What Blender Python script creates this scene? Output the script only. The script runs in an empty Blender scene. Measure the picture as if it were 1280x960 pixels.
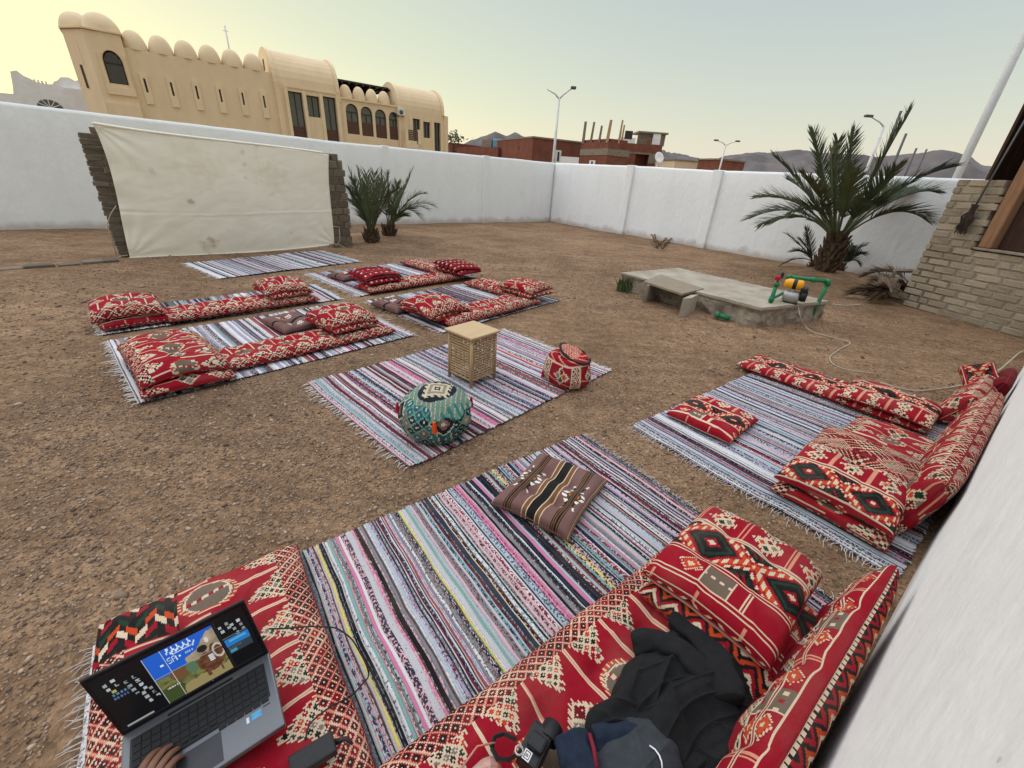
import bpy, bmesh, math, random
import numpy as np
from mathutils import Vector, Matrix
random.seed(7)
RNG = np.random.default_rng(11)
S = bpy.context.scene
COL = S.collection
rad = math.radians

# ------------------------------------------------------------------ camera
FPX, PITCH, ROLL, EYE = 520.0, rad(26.44), rad(3.723), 1.7
fw = np.array([0, math.cos(PITCH), -math.sin(PITCH)])
_u0 = np.array([0, math.sin(PITCH), math.cos(PITCH)]); _r0 = np.array([1., 0, 0])
rt = math.cos(ROLL)*_r0 + math.sin(ROLL)*_u0
up = -math.sin(ROLL)*_r0 + math.cos(ROLL)*_u0
cam = bpy.data.cameras.new('camera'); camo = bpy.data.objects.new('camera', cam); COL.objects.link(camo)
cam.sensor_width = 36; cam.lens = FPX/1280*36; cam.clip_start = 0.02; cam.clip_end = 12000
M = Matrix(((rt[0], up[0], -fw[0], 0), (rt[1], up[1], -fw[1], 0), (rt[2], up[2], -fw[2], EYE), (0, 0, 0, 1)))
camo.matrix_world = M
S.camera = camo

# ------------------------------------------------------------------ sky, glow, exposure
SUN_AZ, SUN_EL = -60.0, 3.0          # afterglow: azimuth from +Y, clockwise positive
W = bpy.data.worlds.new('World'); S.world = W; W.use_nodes = True
nt = W.node_tree; nt.nodes.clear()
sky = nt.nodes.new('ShaderNodeTexSky'); sky.sky_type = 'NISHITA'; sky.sun_disc = False
sky.sun_elevation = rad(SUN_EL); sky.sun_rotation = rad(SUN_AZ)
sky.altitude = 0; sky.air_density = 1.0; sky.dust_density = .5; sky.ozone_density = 1.0
bg = nt.nodes.new('ShaderNodeBackground'); bg.inputs[1].default_value = 0.10
wo = nt.nodes.new('ShaderNodeOutputWorld')
sep = nt.nodes.new('ShaderNodeSeparateColor'); cmb = nt.nodes.new('ShaderNodeCombineColor'); nt.links.new(sky.outputs[0], sep.inputs[0])
for ch, (g_, k_) in enumerate(((.43, 5.7), (.41, 5.72), (.05, 6.1))):             # the flat tone curve of a phone's dusk exposure
    pw = nt.nodes.new('ShaderNodeMath'); pw.operation = 'POWER'; pw.inputs[1].default_value = g_; nt.links.new(sep.outputs[ch], pw.inputs[0])
    ml = nt.nodes.new('ShaderNodeMath'); ml.operation = 'MULTIPLY'; ml.inputs[1].default_value = k_; nt.links.new(pw.outputs[0], ml.inputs[0]); nt.links.new(ml.outputs[0], cmb.inputs[ch])
nt.links.new(cmb.outputs[0], bg.inputs[0]); nt.links.new(bg.outputs[0], wo.inputs[0])
FILL_E, FILL_H = 3.0, 72
sl = bpy.data.lights.new('overhead_fill', 'SUN'); sl.energy = FILL_E; sl.angle = rad(105); sl.color = (.975, .98, 1)  # broad overhead fill, added to brighten ground and walls after sunset
so = bpy.data.objects.new('overhead_fill', sl); COL.objects.link(so)
_d = Vector((math.sin(rad(SUN_AZ))*math.cos(rad(FILL_H)), math.cos(rad(SUN_AZ))*math.cos(rad(FILL_H)), math.sin(rad(FILL_H))))
so.rotation_euler = _d.to_track_quat('Z', 'Y').to_euler()
S.view_settings.view_transform = 'Standard'; S.view_settings.look = 'None'
S.view_settings.exposure = 0.0; S.view_settings.gamma = 1
try: S.view_settings.use_curve_mapping = False
except Exception: pass

# ------------------------------------------------------------------ helpers: measuring
def ray(px, py): return rt*(px-640)/FPX - up*(py-480)/FPX + fw
def at(px, py, z=0.):
    d = ray(px, py); t = (z-EYE)/d[2]
    return np.array([d[0]*t, d[1]*t, z])
def at_dist(px, py, dist):
    d = ray(px, py); return np.array([0, 0, EYE]) + d*dist/np.hypot(d[0], d[1])
class Fr:
    """ground frame: al along, ac to the left of it"""
    def __init__(s, o, az):
        s.o = np.array([o[0], o[1]], float); a = rad(az)
        s.e = np.array([math.sin(a), math.cos(a)]); s.n = np.array([-s.e[1], s.e[0]])
        s.rz = math.atan2(s.e[1], s.e[0])
    def w(s, al, ac, z=0.):
        p = s.o + s.e*al + s.n*ac; return (float(p[0]), float(p[1]), float(z))
    def px(s, px, py, off=0):        # (al, z) of a ray met with the vertical plane ac = off
        d = ray(px, py); t = ((s.o + s.n*off) @ s.n)/(d[:2] @ s.n); p = np.array([0, 0, EYE]) + d*t
        return float((p[:2]-s.o) @ s.e), float(p[2])

def sn(x, y, seed=0):
    """cheap smooth 2-D noise in about -1..1"""
    x = np.asarray(x, float); y = np.asarray(y, float)
    xi = np.floor(x).astype(np.int64); yi = np.floor(y).astype(np.int64); fx = x-xi; fy = y-yi
    fx = fx*fx*(3-2*fx); fy = fy*fy*(3-2*fy)
    def h(a, b):
        n = (a*374761393 + b*668265263 + seed*974711) & 0xffffffff
        n = ((n ^ (n >> 13))*1274126177) & 0xffffffff
        n = n ^ (n >> 16)
        return (n & 0xffff)/32767.5 - 1
    return (h(xi, yi)*(1-fx)+h(xi+1, yi)*fx)*(1-fy) + (h(xi, yi+1)*(1-fx)+h(xi+1, yi+1)*fx)*fy
def fbm(x, y, seed=0, o=4):
    r = 0; a = 1.
    for i in range(o): r = r + a*sn(x*2**i, y*2**i, seed+i*17); a *= .5
    return r/1.9

# ------------------------------------------------------------------ helpers: materials
MATS = {}
def mat(name, c, rough=.85, var=.25, vscale=6., bump=.0, bscale=60., c2=None, rnd=0., metal=0., spec=.3, stretch=(1, 1, 1), detail=6, emit=0):
    if name in MATS: return MATS[name]
    m = bpy.data.materials.new(name); m.use_nodes = True; t = m.node_tree; N = t.nodes; L = t.links
    b = N['Principled BSDF']; b.inputs['Roughness'].default_value = rough; b.inputs['Metallic'].default_value = metal
    b.inputs['Specular IOR Level'].default_value = spec
    tc = N.new('ShaderNodeTexCoord'); mp = N.new('ShaderNodeMapping'); mp.inputs['Scale'].default_value = stretch
    L.new(tc.outputs['Object'], mp.inputs[0])
    n1 = N.new('ShaderNodeTexNoise'); n1.inputs['Scale'].default_value = vscale; n1.inputs['Detail'].default_value = detail; n1.inputs['Roughness'].default_value = .62
    L.new(mp.outputs[0], n1.inputs['Vector'])
    cr = N.new('ShaderNodeValToRGB'); e = cr.color_ramp.elements
    e[0].position = .3; e[1].position = .7
    if c2 is None: c2 = [max(0, x*(1-var)) for x in c]; c1 = [min(1, x*(1+var)) for x in c]
    else: c1 = c
    e[0].color = (*c2, 1); e[1].color = (*c1, 1)
    L.new(n1.outputs['Fac'], cr.inputs[0]); out = cr.outputs[0]
    if rnd:
        oi = N.new('ShaderNodeObjectInfo'); mr = N.new('ShaderNodeMapRange'); mr.inputs[3].default_value = 1-rnd; mr.inputs[4].default_value = 1+rnd
        L.new(oi.outputs['Random'], mr.inputs[0]); h = N.new('ShaderNodeHueSaturation'); L.new(mr.outputs[0], h.inputs['Value']); L.new(out, h.inputs['Color']); out = h.outputs[0]
    L.new(out, b.inputs['Base Color'])
    if bump:
        n2 = N.new('ShaderNodeTexNoise'); n2.inputs['Scale'].default_value = bscale; n2.inputs['Detail'].default_value = 5
        L.new(mp.outputs[0], n2.inputs['Vector'])
        bp = N.new('ShaderNodeBump'); bp.inputs['Strength'].default_value = bump; bp.inputs['Distance'].default_value = .02
        L.new(n2.outputs['Fac'], bp.inputs['Height']); L.new(bp.outputs[0], b.inputs['Normal'])
    if emit:
        L.new(out, b.inputs['Emission Color']); b.inputs['Emission Strength'].default_value = emit
    MATS[name] = m; return m

def weave_mat(name, rough=.95, fine=420., speck=False, emit=0., fuzz=.18, bump=.35):
    if name in MATS: return MATS[name]
    m = bpy.data.materials.new(name); m.use_nodes = True; t = m.node_tree; N = t.nodes; L = t.links
    b = N['Principled BSDF']; b.inputs['Roughness'].default_value = rough; b.inputs['Specular IOR Level'].default_value = .15
    a = N.new('ShaderNodeAttribute'); a.attribute_name = 'weave'; out = a.outputs['Color']
    tc = N.new('ShaderNodeTexCoord')
    nz = N.new('ShaderNodeTexNoise'); nz.inputs['Scale'].default_value = fine; nz.inputs['Detail'].default_value = 3; L.new(tc.outputs['Object'], nz.inputs['Vector'])
    if speck:
        a2 = N.new('ShaderNodeAttribute'); a2.attribute_name = 'weave_two'
        a3 = N.new('ShaderNodeAttribute'); a3.attribute_name = 'speck'
        vz = N.new('ShaderNodeTexNoise'); vz.inputs['Scale'].default_value = 95; vz.inputs['Detail'].default_value = 2; L.new(tc.outputs['Object'], vz.inputs['Vector'])
        lt = N.new('ShaderNodeMath'); lt.operation = 'LESS_THAN'; L.new(vz.outputs['Fac'], lt.inputs[0]); L.new(a3.outputs['Fac'], lt.inputs[1])
        mx = N.new('ShaderNodeMix'); mx.data_type = 'RGBA'; L.new(lt.outputs[0], mx.inputs[0]); L.new(out, mx.inputs[6]); L.new(a2.outputs['Color'], mx.inputs[7]); out = mx.outputs[2]
    if not emit:
        fz = N.new('ShaderNodeTexNoise'); fz.inputs['Scale'].default_value = 5; fz.inputs['Detail'].default_value = 6; L.new(tc.outputs['Object'], fz.inputs['Vector'])
        fr2 = N.new('ShaderNodeMapRange'); fr2.inputs[1].default_value = .45; fr2.inputs[2].default_value = .8; fr2.inputs[3].default_value = 0; fr2.inputs[4].default_value = .16; L.new(fz.outputs['Fac'], fr2.inputs[0])
        dm = N.new('ShaderNodeMix'); dm.data_type = 'RGBA'; L.new(fr2.outputs[0], dm.inputs[0]); L.new(out, dm.inputs[6]); dm.inputs[7].default_value = (.27, .21, .16, 1); out = dm.outputs[2]
        mr = N.new('ShaderNodeMapRange'); mr.inputs[1].default_value = .3; mr.inputs[2].default_value = .7; mr.inputs[3].default_value = 1-fuzz; mr.inputs[4].default_value = 1+fuzz
        L.new(nz.outputs['Fac'], mr.inputs[0]); h = N.new('ShaderNodeHueSaturation'); L.new(mr.outputs[0], h.inputs['Value']); L.new(out, h.inputs['Color']); out = h.outputs[0]
        bp = N.new('ShaderNodeBump'); bp.inputs['Strength'].default_value = bump; bp.inputs['Distance'].default_value = .004
        L.new(nz.outputs['Fac'], bp.inputs['Height']); L.new(bp.outputs[0], b.inputs['Normal'])
    L.new(out, b.inputs['Base Color'])
    if emit:
        L.new(out, b.inputs['Emission Color']); b.inputs['Emission Strength'].default_value = emit; b.inputs['Base Color'].default_value = (.01, .01, .01, 1)
        for l in list(b.inputs['Base Color'].links): L.remove(l)
    MATS[name] = m; return m

# ------------------------------------------------------------------ helpers: meshes
def np_mesh(name, v, quads=None, tris=None, smooth=False):
    v = np.asarray(v, np.float32); me = bpy.data.meshes.new(name)
    lp = []; st = []; n = 0; tot = []
    if quads is not None and len(quads):
        q = np.asarray(quads, np.int32); lp.append(q.ravel()); st.append(np.arange(len(q))*4); n = len(q)*4; tot.append(np.full(len(q), 4))
    if tris is not None and len(tris):
        q = np.asarray(tris, np.int32); lp.append(q.ravel()); st.append(n+np.arange(len(q))*3); tot.append(np.full(len(q), 3))
    lp = np.concatenate(lp); st = np.concatenate(st)
    me.vertices.add(len(v)); me.vertices.foreach_set('co', v.ravel())
    me.loops.add(len(lp)); me.loops.foreach_set('vertex_index', lp.astype(np.int32))
    me.polygons.add(len(st)); me.polygons.foreach_set('loop_start', st.astype(np.int32))
    me.update(calc_edges=True); me.validate()
    if smooth: me.polygons.foreach_set('use_smooth', np.ones(len(me.polygons), bool))
    return me
def face_col(me, name, c):
    a = me.attributes.new(name, 'FLOAT_COLOR', 'FACE'); c = np.asarray(c, np.float32)
    a.data.foreach_set('color', np.hstack([c, np.ones((len(c), 1), np.float32)]).ravel())
def face_val(me, name, c):
    a = me.attributes.new(name, 'FLOAT', 'FACE'); a.data.foreach_set('value', np.asarray(c, np.float32))

class MB:
    """collects simple solids into one mesh"""
    def __init__(s): s.v = []; s.f = []; s.sm = []
    def add(s, v, f, sm=False):
        o = len(s.v); s.v += [tuple(map(float, p)) for p in v]; s.f += [tuple(o+i for i in q) for q in f]; s.sm += [sm]*len(f); return s
    def box(s, x0, x1, y0, y1, z0, z1, j=0., bev=0.):
        r = lambda: random.uniform(-j, j)
        v = [(x+r(), y+r(), z+r()) for z in (z0, z1) for y in (y0, y1) for x in (x0, x1)]
        return s.add(v, [(0, 2, 3, 1), (4, 5, 7, 6), (0, 1, 5, 4), (2, 6, 7, 3), (0, 4, 6, 2), (1, 3, 7, 5)])
    def bbox(s, x0, x1, y0, y1, z0, z1, b):
        """box with chamfered edges"""
        xs, ys, zs = (x0, x1), (y0, y1), (z0, z1); bm = bmesh.new()
        bmesh.ops.create_cube(bm, size=1)
        for v in bm.verts: v.co = Vector((x0+(v.co.x+.5)*(x1-x0), y0+(v.co.y+.5)*(y1-y0), z0+(v.co.z+.5)*(z1-z0)))
        bmesh.ops.bevel(bm, geom=list(bm.edges), offset=b, segments=2, affect='EDGES', profile=.5)
        bm.verts.index_update(); s.add([v.co for v in bm.verts], [[v.index for v in f.verts] for f in bm.faces]); bm.free(); return s
    def tube(s, pts, r, n=6, cap=True):
        pts = [np.array(p, float) for p in pts]; m = len(pts); r = [r]*m if np.isscalar(r) else r
        vs = []; prev = None
        for i, p in enumerate(pts):
            d = pts[min(i+1, m-1)]-pts[max(i-1, 0)]; d = d/(np.linalg.norm(d)+1e-9)
            if prev is None:
                a = np.array([0, 0, 1.]) if abs(d[2]) < .9 else np.array([1., 0, 0])
            else: a = prev
            x = a - d*(a @ d); x /= np.linalg.norm(x)+1e-9; y = np.cross(d, x); prev = x
            for k in range(n):
                t = 2*math.pi*k/n; vs.append(p + r[i]*(x*math.cos(t)+y*math.sin(t)))
        f = [(i*n+k, i*n+(k+1) % n, (i+1)*n+(k+1) % n, (i+1)*n+k) for i in range(m-1) for k in range(n)]
        if cap: f += [tuple(range(n))[::-1], tuple((m-1)*n+k for k in range(n))]
        return s.add(vs, f, n > 5)
    def prism(s, poly, a, b, f):
        """poly of 2-D points, extruded from a to b; f(x, y, t) -> xyz"""
        n = len(poly); v = [f(x, y, a) for x, y in poly]+[f(x, y, b) for x, y in poly]
        return s.add(v, [tuple(range(n))[::-1], tuple(range(n, 2*n))]+[(i, (i+1) % n, n+(i+1) % n, n+i) for i in range(n)])
    def rev(s, prof, n=20, c=(0, 0, 0), sx=1, sy=1, a0=0, a1=2*math.pi):
        full = abs(a1-a0-2*math.pi) < 1e-6; k = n if full else n+1
        v = [(c[0]+sx*r*math.cos(a0+(a1-a0)*i/n), c[1]+sy*r*math.sin(a0+(a1-a0)*i/n), c[2]+z) for r, z in prof for i in range(k)]
        f = [(j*k+i, j*k+(i+1) % k, (j+1)*k+(i+1) % k, (j+1)*k+i) for j in range(len(prof)-1) for i in range(n)]
        return s.add(v, f, True)
    def mesh(s, name):
        me = bpy.data.meshes.new(name); me.from_pydata(s.v, [], s.f); me.update()
        me.polygons.foreach_set('use_smooth', s.sm); return me
    def fix(s, me):
        bm = bmesh.new(); bm.from_mesh(me); bmesh.ops.recalc_face_normals(bm, faces=bm.faces); bm.to_mesh(me); bm.free(); return me
    def obj(s, name, m, parent=None): return obj(name, s.fix(s.mesh(name)), m, parent)

def obj(name, me, m=None, parent=None, loc=None, rot=None):
    o = bpy.data.objects.new(name, me); COL.objects.link(o)
    if m is not None and not me.materials: me.materials.append(m)
    if parent is not None: o.parent = parent
    if loc is not None: o.location = loc
    if rot is not None: o.rotation_euler = rot
    return o
def tag(o, label=None, cat=None, group=None, kind=None):
    if label: o['label'] = label
    if cat: o['category'] = cat
    if group: o['group'] = group
    if kind: o['kind'] = kind
    return o
def thing(name, label, cat, loc=(0, 0, 0), rz=0., group=None):
    o = bpy.data.objects.new(name, None); COL.objects.link(o); o.location = loc; o.rotation_euler = (0, 0, rz); o.empty_display_size = .1
    tag(o, label, cat, group); o['kind'] = 'thing'; return o

# ------------------------------------------------------------------ materials
M_plaster = mat('white_plaster', (.88, .885, .88), .8, c2=(.835, .84, .84), vscale=1.6, bump=.75, bscale=8, stretch=(1, 1, .55))
t = M_plaster.node_tree; N = t.nodes; L = t.links; b = N['Principled BSDF']; src = b.inputs['Base Color'].links[0].from_socket; tc = N.new('ShaderNodeTexCoord')
sp_ = N.new('ShaderNodeSeparateXYZ'); L.new(tc.outputs['Object'], sp_.inputs[0])
def _nz(sc_, st_, d=5):
    mp = N.new('ShaderNodeMapping'); mp.inputs['Scale'].default_value = st_; L.new(tc.outputs['Object'], mp.inputs[0]); k = N.new('ShaderNodeTexNoise'); k.inputs['Scale'].default_value = sc_; k.inputs['Detail'].default_value = d; L.new(mp.outputs[0], k.inputs['Vector']); return k.outputs['Fac']
def _mr(o, a, b_, c, d):
    k = N.new('ShaderNodeMapRange'); k.inputs[1].default_value = a; k.inputs[2].default_value = b_; k.inputs[3].default_value = c; k.inputs[4].default_value = d; L.new(o, k.inputs[0]); return k.outputs[0]
def _mx(f, a, col):
    k = N.new('ShaderNodeMix'); k.data_type = 'RGBA'; L.new(f, k.inputs[0]); L.new(a, k.inputs[6]); k.inputs[7].default_value = (*col, 1); return k.outputs[2]
src = _mx(_mr(_nz(3.2, (1, 1, .10)), .52, .75, 0, .18), src, (.66, .66, .66))
ad_ = N.new('ShaderNodeMath'); ad_.operation = 'MULTIPLY_ADD'; ad_.inputs[1].default_value = -.42; L.new(_nz(2.6, (1, 1, .6), 7), ad_.inputs[0]); L.new(sp_.outputs[2], ad_.inputs[2])
src = _mx(_mr(ad_.outputs[0], -.16, .0, .55, 0), src, (.36, .27, .20))
src = _mx(_mr(_nz(1.4, (1, 1, 1), 8), .60, .68, 0, .16), src, (.68, .68, .68))
src = _mx(_mr(_nz(38, (1, 1, 1), 2), .735, .76, 0, .5), src, (.40, .38, .35))
L.new(src, b.inputs['Base Color'])
M_cream = mat('sand_render', (.78, .61, .40), .9, c2=(.69, .53, .335), vscale=1.4, bump=.4, bscale=30, stretch=(1, 1, .35), detail=8)
M_cream2 = mat('pale_sand_render', (.76, .60, .39), .9, var=.07, vscale=1.5, bump=.25, bscale=30)
M_darkw = mat('dark_window_wood', (.045, .03, .024), .5, var=.3, vscale=8)
M_glass = mat('dusk_glass', (.05, .055, .06), .12, var=.3, vscale=2, spec=.6)
M_shut = mat('brown_shutter', (.11, .055, .038), .6, var=.2, vscale=20)
M_white = mat('white_paint', (.78, .77, .75), .7, var=.08, vscale=3)
M_redbrick = mat('red_brick', (.245, .088, .055), .95, c2=(.15, .055, .038), vscale=1.1, bump=.6, bscale=5, rnd=.1)
M_conc = mat('rough_concrete', (.33, .275, .21), .95, c2=(.135, .108, .08), vscale=7, bump=1, bscale=18, detail=9)
M_conct = mat('concrete_top', (.42, .37, .29), .93, c2=(.24, .20, .145), vscale=2.6, bump=.55, bscale=30, detail=10)
M_brick = mat('mud_brick', (.42, .345, .25), .95, c2=(.29, .23, .16), vscale=9, bump=.8, bscale=30, rnd=.2)
M_slab = mat('flat_stone', (.245, .195, .145), .95, c2=(.15, .115, .082), vscale=9, bump=.9, bscale=30, rnd=.25)
M_mortar = mat('mortar', (.27, .22, .165), .97, var=.25, vscale=20, bump=.6, bscale=60)
M_wood = mat('weathered_wood', (.30, .16, .085), .75, c2=(.19, .095, .05), vscale=5, bump=.4, bscale=30, stretch=(4, 4, .5))
M_woodd = mat('dark_wood', (.055, .024, .014), .8, c2=(.026, .012, .008), vscale=5, bump=.4, bscale=30, stretch=(4, 4, .5))
M_bamboo = mat('cane', (.46, .32, .17), .6, c2=(.33, .215, .11), vscale=14, rnd=.12)
M_ply = mat('plywood', (.52, .37, .205), .6, c2=(.44, .30, .155), vscale=5, stretch=(1, 5, 1))
M_board = mat('old_board', (.30, .245, .17), .9, c2=(.20, .16, .11), vscale=6, bump=.4, bscale=40, stretch=(1, 4, 1))
M_steel = mat('galvanised_steel', (.62, .63, .62), .45, var=.1, vscale=4, metal=.2)
M_dsteel = mat('dark_steel', (.09, .09, .09), .5, var=.2, vscale=4)
M_green = mat('green_pipe', (.012, .16, .06), .4, var=.2, vscale=10)
M_black = mat('black_plastic', (.012, .012, .013), .42, var=.3, vscale=20)
M_frond = mat('palm_leaf', (.105, .128, .060), .55, c2=(.058, .074, .034), vscale=2.5, rnd=.25)
M_frondy = mat('young_palm_leaf', (.060, .078, .038), .6, c2=(.032, .046, .022), vscale=2.5, rnd=.25)
M_old = mat('ageing_palm_leaf', (.125, .125, .055), .65, c2=(.07, .078, .035), vscale=3, rnd=.2)
M_dry = mat('dry_frond', (.16, .105, .062), .9, c2=(.085, .055, .033), vscale=5, rnd=.25)
M_trunk = mat('palm_trunk_fibre', (.13, .082, .05), .95, c2=(.06, .036, .022), vscale=14, bump=1, bscale=30)
M_rachis = mat('palm_rachis', (.17, .18, .07), .6, var=.2, vscale=4)
M_sheet = mat('canvas', (.89, .835, .71), .92, c2=(.82, .755, .62), vscale=1.3, bump=.12, bscale=260, detail=7)
M_rope = mat('pale_rope', (.46, .40, .31), .9, var=.15, vscale=40)
M_weave = weave_mat('kilim_weave')
M_rag = weave_mat('rag_rug', speck=True, fuzz=.22)
M_pipe = mat('crimson_piping', (.20, .006, .014), .9, var=.3, vscale=60)
M_pipeb = mat('brown_piping', (.12, .062, .05), .9, var=.3, vscale=60)
M_fringe = mat('cotton_fringe', (.66, .63, .6), .95, var=.15, vscale=30)
M_cloth = mat('charcoal_fleece', (.014, .0145, .0155), .95, c2=(.008, .008, .009), vscale=30, bump=.5, bscale=300)

# ------------------------------------------------------------------ ground
PALM = at(1028, 346)[:2]
def gz(x, y):
    x = np.asarray(x, float); y = np.asarray(y, float); r = np.hypot(x, y)
    far = np.clip((r-8)/6, 0, 1)
    z = (.006*fbm(x*1.3, y*1.3, 3) + .005*fbm(x*3.1, y*3.1, 4, 2))*(1-far) + far*.045*fbm(x*.5, y*.5, 5)
    z = z + .16*np.exp(-((x-PALM[0]-.1)**2+(y-PALM[1]-.2)**2)/1.1)
    z = z + .10*np.exp(-((x+3.7)**2+(y-11.5)**2)/1.5)
    return z*np.clip((70-r)/20, 0, 1)
def make_ground():
    def axis(a, b):
        near = np.arange(a, b, .12); g = [near[-1]]; s = .14
        while g[-1] < 4500: g.append(g[-1]+s); s *= 1.16
        h = [near[0]]; s = .14
        while h[-1] > -4500: h.append(h[-1]-s); s *= 1.16
        return np.concatenate([np.array(h[1:])[::-1], near, np.array(g[1:])])
    X = axis(-9, 9); Y = axis(-1, 15); gx, gy = np.meshgrid(X, Y); n, m = gx.shape
    v = np.stack([gx, gy, gz(gx, gy)], -1).reshape(-1, 3)
    i = np.arange(n*m).reshape(n, m); q = np.stack([i[:-1, :-1], i[:-1, 1:], i[1:, 1:], i[1:, :-1]], -1).reshape(-1, 4)
    m_ = bpy.data.materials.new('sandy_gravel'); m_.use_nodes = True; t = m_.node_tree; N = t.nodes; L = t.links; b = N['Principled BSDF']
    b.inputs['Roughness'].default_value = .96; b.inputs['Specular IOR Level'].default_value = .15
    tc = N.new('ShaderNodeTexCoord')
    def noise(s, d=6, r=.6):
        k = N.new('ShaderNodeTexNoise'); k.inputs['Scale'].default_value = s; k.inputs['Detail'].default_value = d; k.inputs['Roughness'].default_value = r; L.new(tc.outputs['Object'], k.inputs['Vector']); return k
    def ramp(o, a, ca, c, cc):
        k = N.new('ShaderNodeValToRGB'); e = k.color_ramp.elements; e[0].position = a; e[0].color = (*ca, 1); e[1].position = c; e[1].color = (*cc, 1); L.new(o, k.inputs[0]); return k.outputs[0]
    def mix(f, a, c, mode='MIX'):
        k = N.new('ShaderNodeMix'); k.data_type = 'RGBA'; k.blend_type = mode
        if isinstance(f, float): k.inputs[0].default_value = f
        else: L.new(f, k.inputs[0])
        L.new(a, k.inputs[6]); L.new(c, k.inputs[7]); return k.outputs[2]
    big = ramp(noise(.42, 5).outputs[0], .36, (.258, .165, .098), .66, (.385, .252, .155))
    mid = ramp(noise(9, 6, .7).outputs[0], .34, (.60, .58, .56), .66, (1.28, 1.27, 1.25))
    pat = ramp(noise(1.5, 7, .68).outputs[0], .36, (.74, .71, .68), .60, (1.10, 1.10, 1.09))
    mpn = N.new('ShaderNodeMapping'); mpn.inputs['Rotation'].default_value = (0, 0, rad(38)); mpn.inputs['Scale'].default_value = (.5, 4.5, 1); L.new(tc.outputs['Object'], mpn.inputs[0])
    trk = noise(1.1, 4, .55); L.new(mpn.outputs[0], trk.inputs['Vector']); trk = ramp(trk.outputs[0], .42, (.86, .84, .82), .62, (1.06, 1.06, 1.06))
    c = mix(.75, big, mid, 'MULTIPLY'); c = mix(.8, c, pat, 'MULTIPLY'); c = mix(.8, c, trk, 'MULTIPLY')
    vo = N.new('ShaderNodeTexVoronoi'); vo.inputs['Scale'].default_value = 58; L.new(tc.outputs['Object'], vo.inputs['Vector'])
    vs = N.new('ShaderNodeSeparateColor'); L.new(vo.outputs['Color'], vs.inputs[0])
    st = ramp(vs.outputs[0], .0, (.5, .48, .46), 1., (1.5, 1.48, 1.45))
    c = mix(.6, c, st, 'MULTIPLY')
    L.new(c, b.inputs['Base Color'])
    ma = N.new('ShaderNodeMath'); ma.operation = 'MULTIPLY_ADD'; L.new(noise(40, 6, .75).outputs[0], ma.inputs[0]); ma.inputs[1].default_value = 1.3
    L.new(vo.outputs['Distance'], ma.inputs[2])
    ma2 = N.new('ShaderNodeMath'); ma2.operation = 'MULTIPLY_ADD'; L.new(noise(7, 4).outputs[0], ma2.inputs[0]); ma2.inputs[1].default_value = 1.6; L.new(ma.outputs[0], ma2.inputs[2])
    bp = N.new('ShaderNodeBump'); bp.inputs['Strength'].default_value = .8; bp.inputs['Distance'].default_value = .03
    L.new(ma2.outputs[0], bp.inputs['Height']); L.new(bp.outputs[0], b.inputs['Normal'])
    g = obj('ground', np_mesh('ground', v, q, smooth=True), m_); tag(g, kind='structure', label='brown gravelly sand yard')
make_ground()

# ------------------------------------------------------------------ hills
def make_hills():
    az = np.radians(np.linspace(-75, 80, 620)); R = np.linspace(1500, 3300, 46)
    a, r = np.meshgrid(az, R); d = np.degrees(a)
    ka = [-75, -40, -20, -10, -8, -4.0, -2.6, -1.65, .4, 3, 5.7, 8, 14, 17.6, 19.5, 21.8, 25, 29.2, 31, 32.8, 36, 37.8, 40.35, 41.5, 43.35, 46, 60, 80]
    ke = [2.0, 2.2, 2.6, 2.9, 3.1, 4.7, 4.3, 4.7, 4.1, 4.1, 4.1, 3.9, 4.0, 3.6, 3.1, 3.5, 3.75, 4.35, 4.0, 4.0, 3.8, 4.0, 4.5, 4.2, 3.35, 3.1, 3.0, 2.6]
    el = np.interp(d, ka, ke)
    el = el + .22*fbm(d*.9, d*0+.5, 21, 5)
    k = np.clip((r-1500)/1100, 0, 1); shape = np.where(r < 2600, k**1.25, 1-(r-2600)/1400)
    x = r*np.sin(a); y = r*np.cos(a)
    rg = 1-np.abs(fbm(x/260, y/260, 31, 5))
    h = 1.13*2600*np.tan(np.radians(el))*shape*(.72+.30*rg*(1-.0*k)) + 40*(fbm(x/90, y/90, 41, 4))*np.minimum(1, k*3)
    h = np.minimum(h, r*np.tan(np.radians(el)))
    h = np.where(r <= 1501, -5, h)
    v = np.stack([x, y, h], -1).reshape(-1, 3); n, m = x.shape
    i = np.arange(n*m).reshape(n, m); q = np.stack([i[:-1, :-1], i[:-1, 1:], i[1:, 1:], i[1:, :-1]], -1).reshape(-1, 4)
    mm = mat('bare_rock_hill', (.165, .138, .130), .97, c2=(.095, .080, .077), vscale=.006, bump=.0, detail=10)
    tag(obj('hills', np_mesh('hills', v, q, smooth=True), mm), kind='structure', label='bare grey brown desert mountains')
make_hills()

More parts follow.
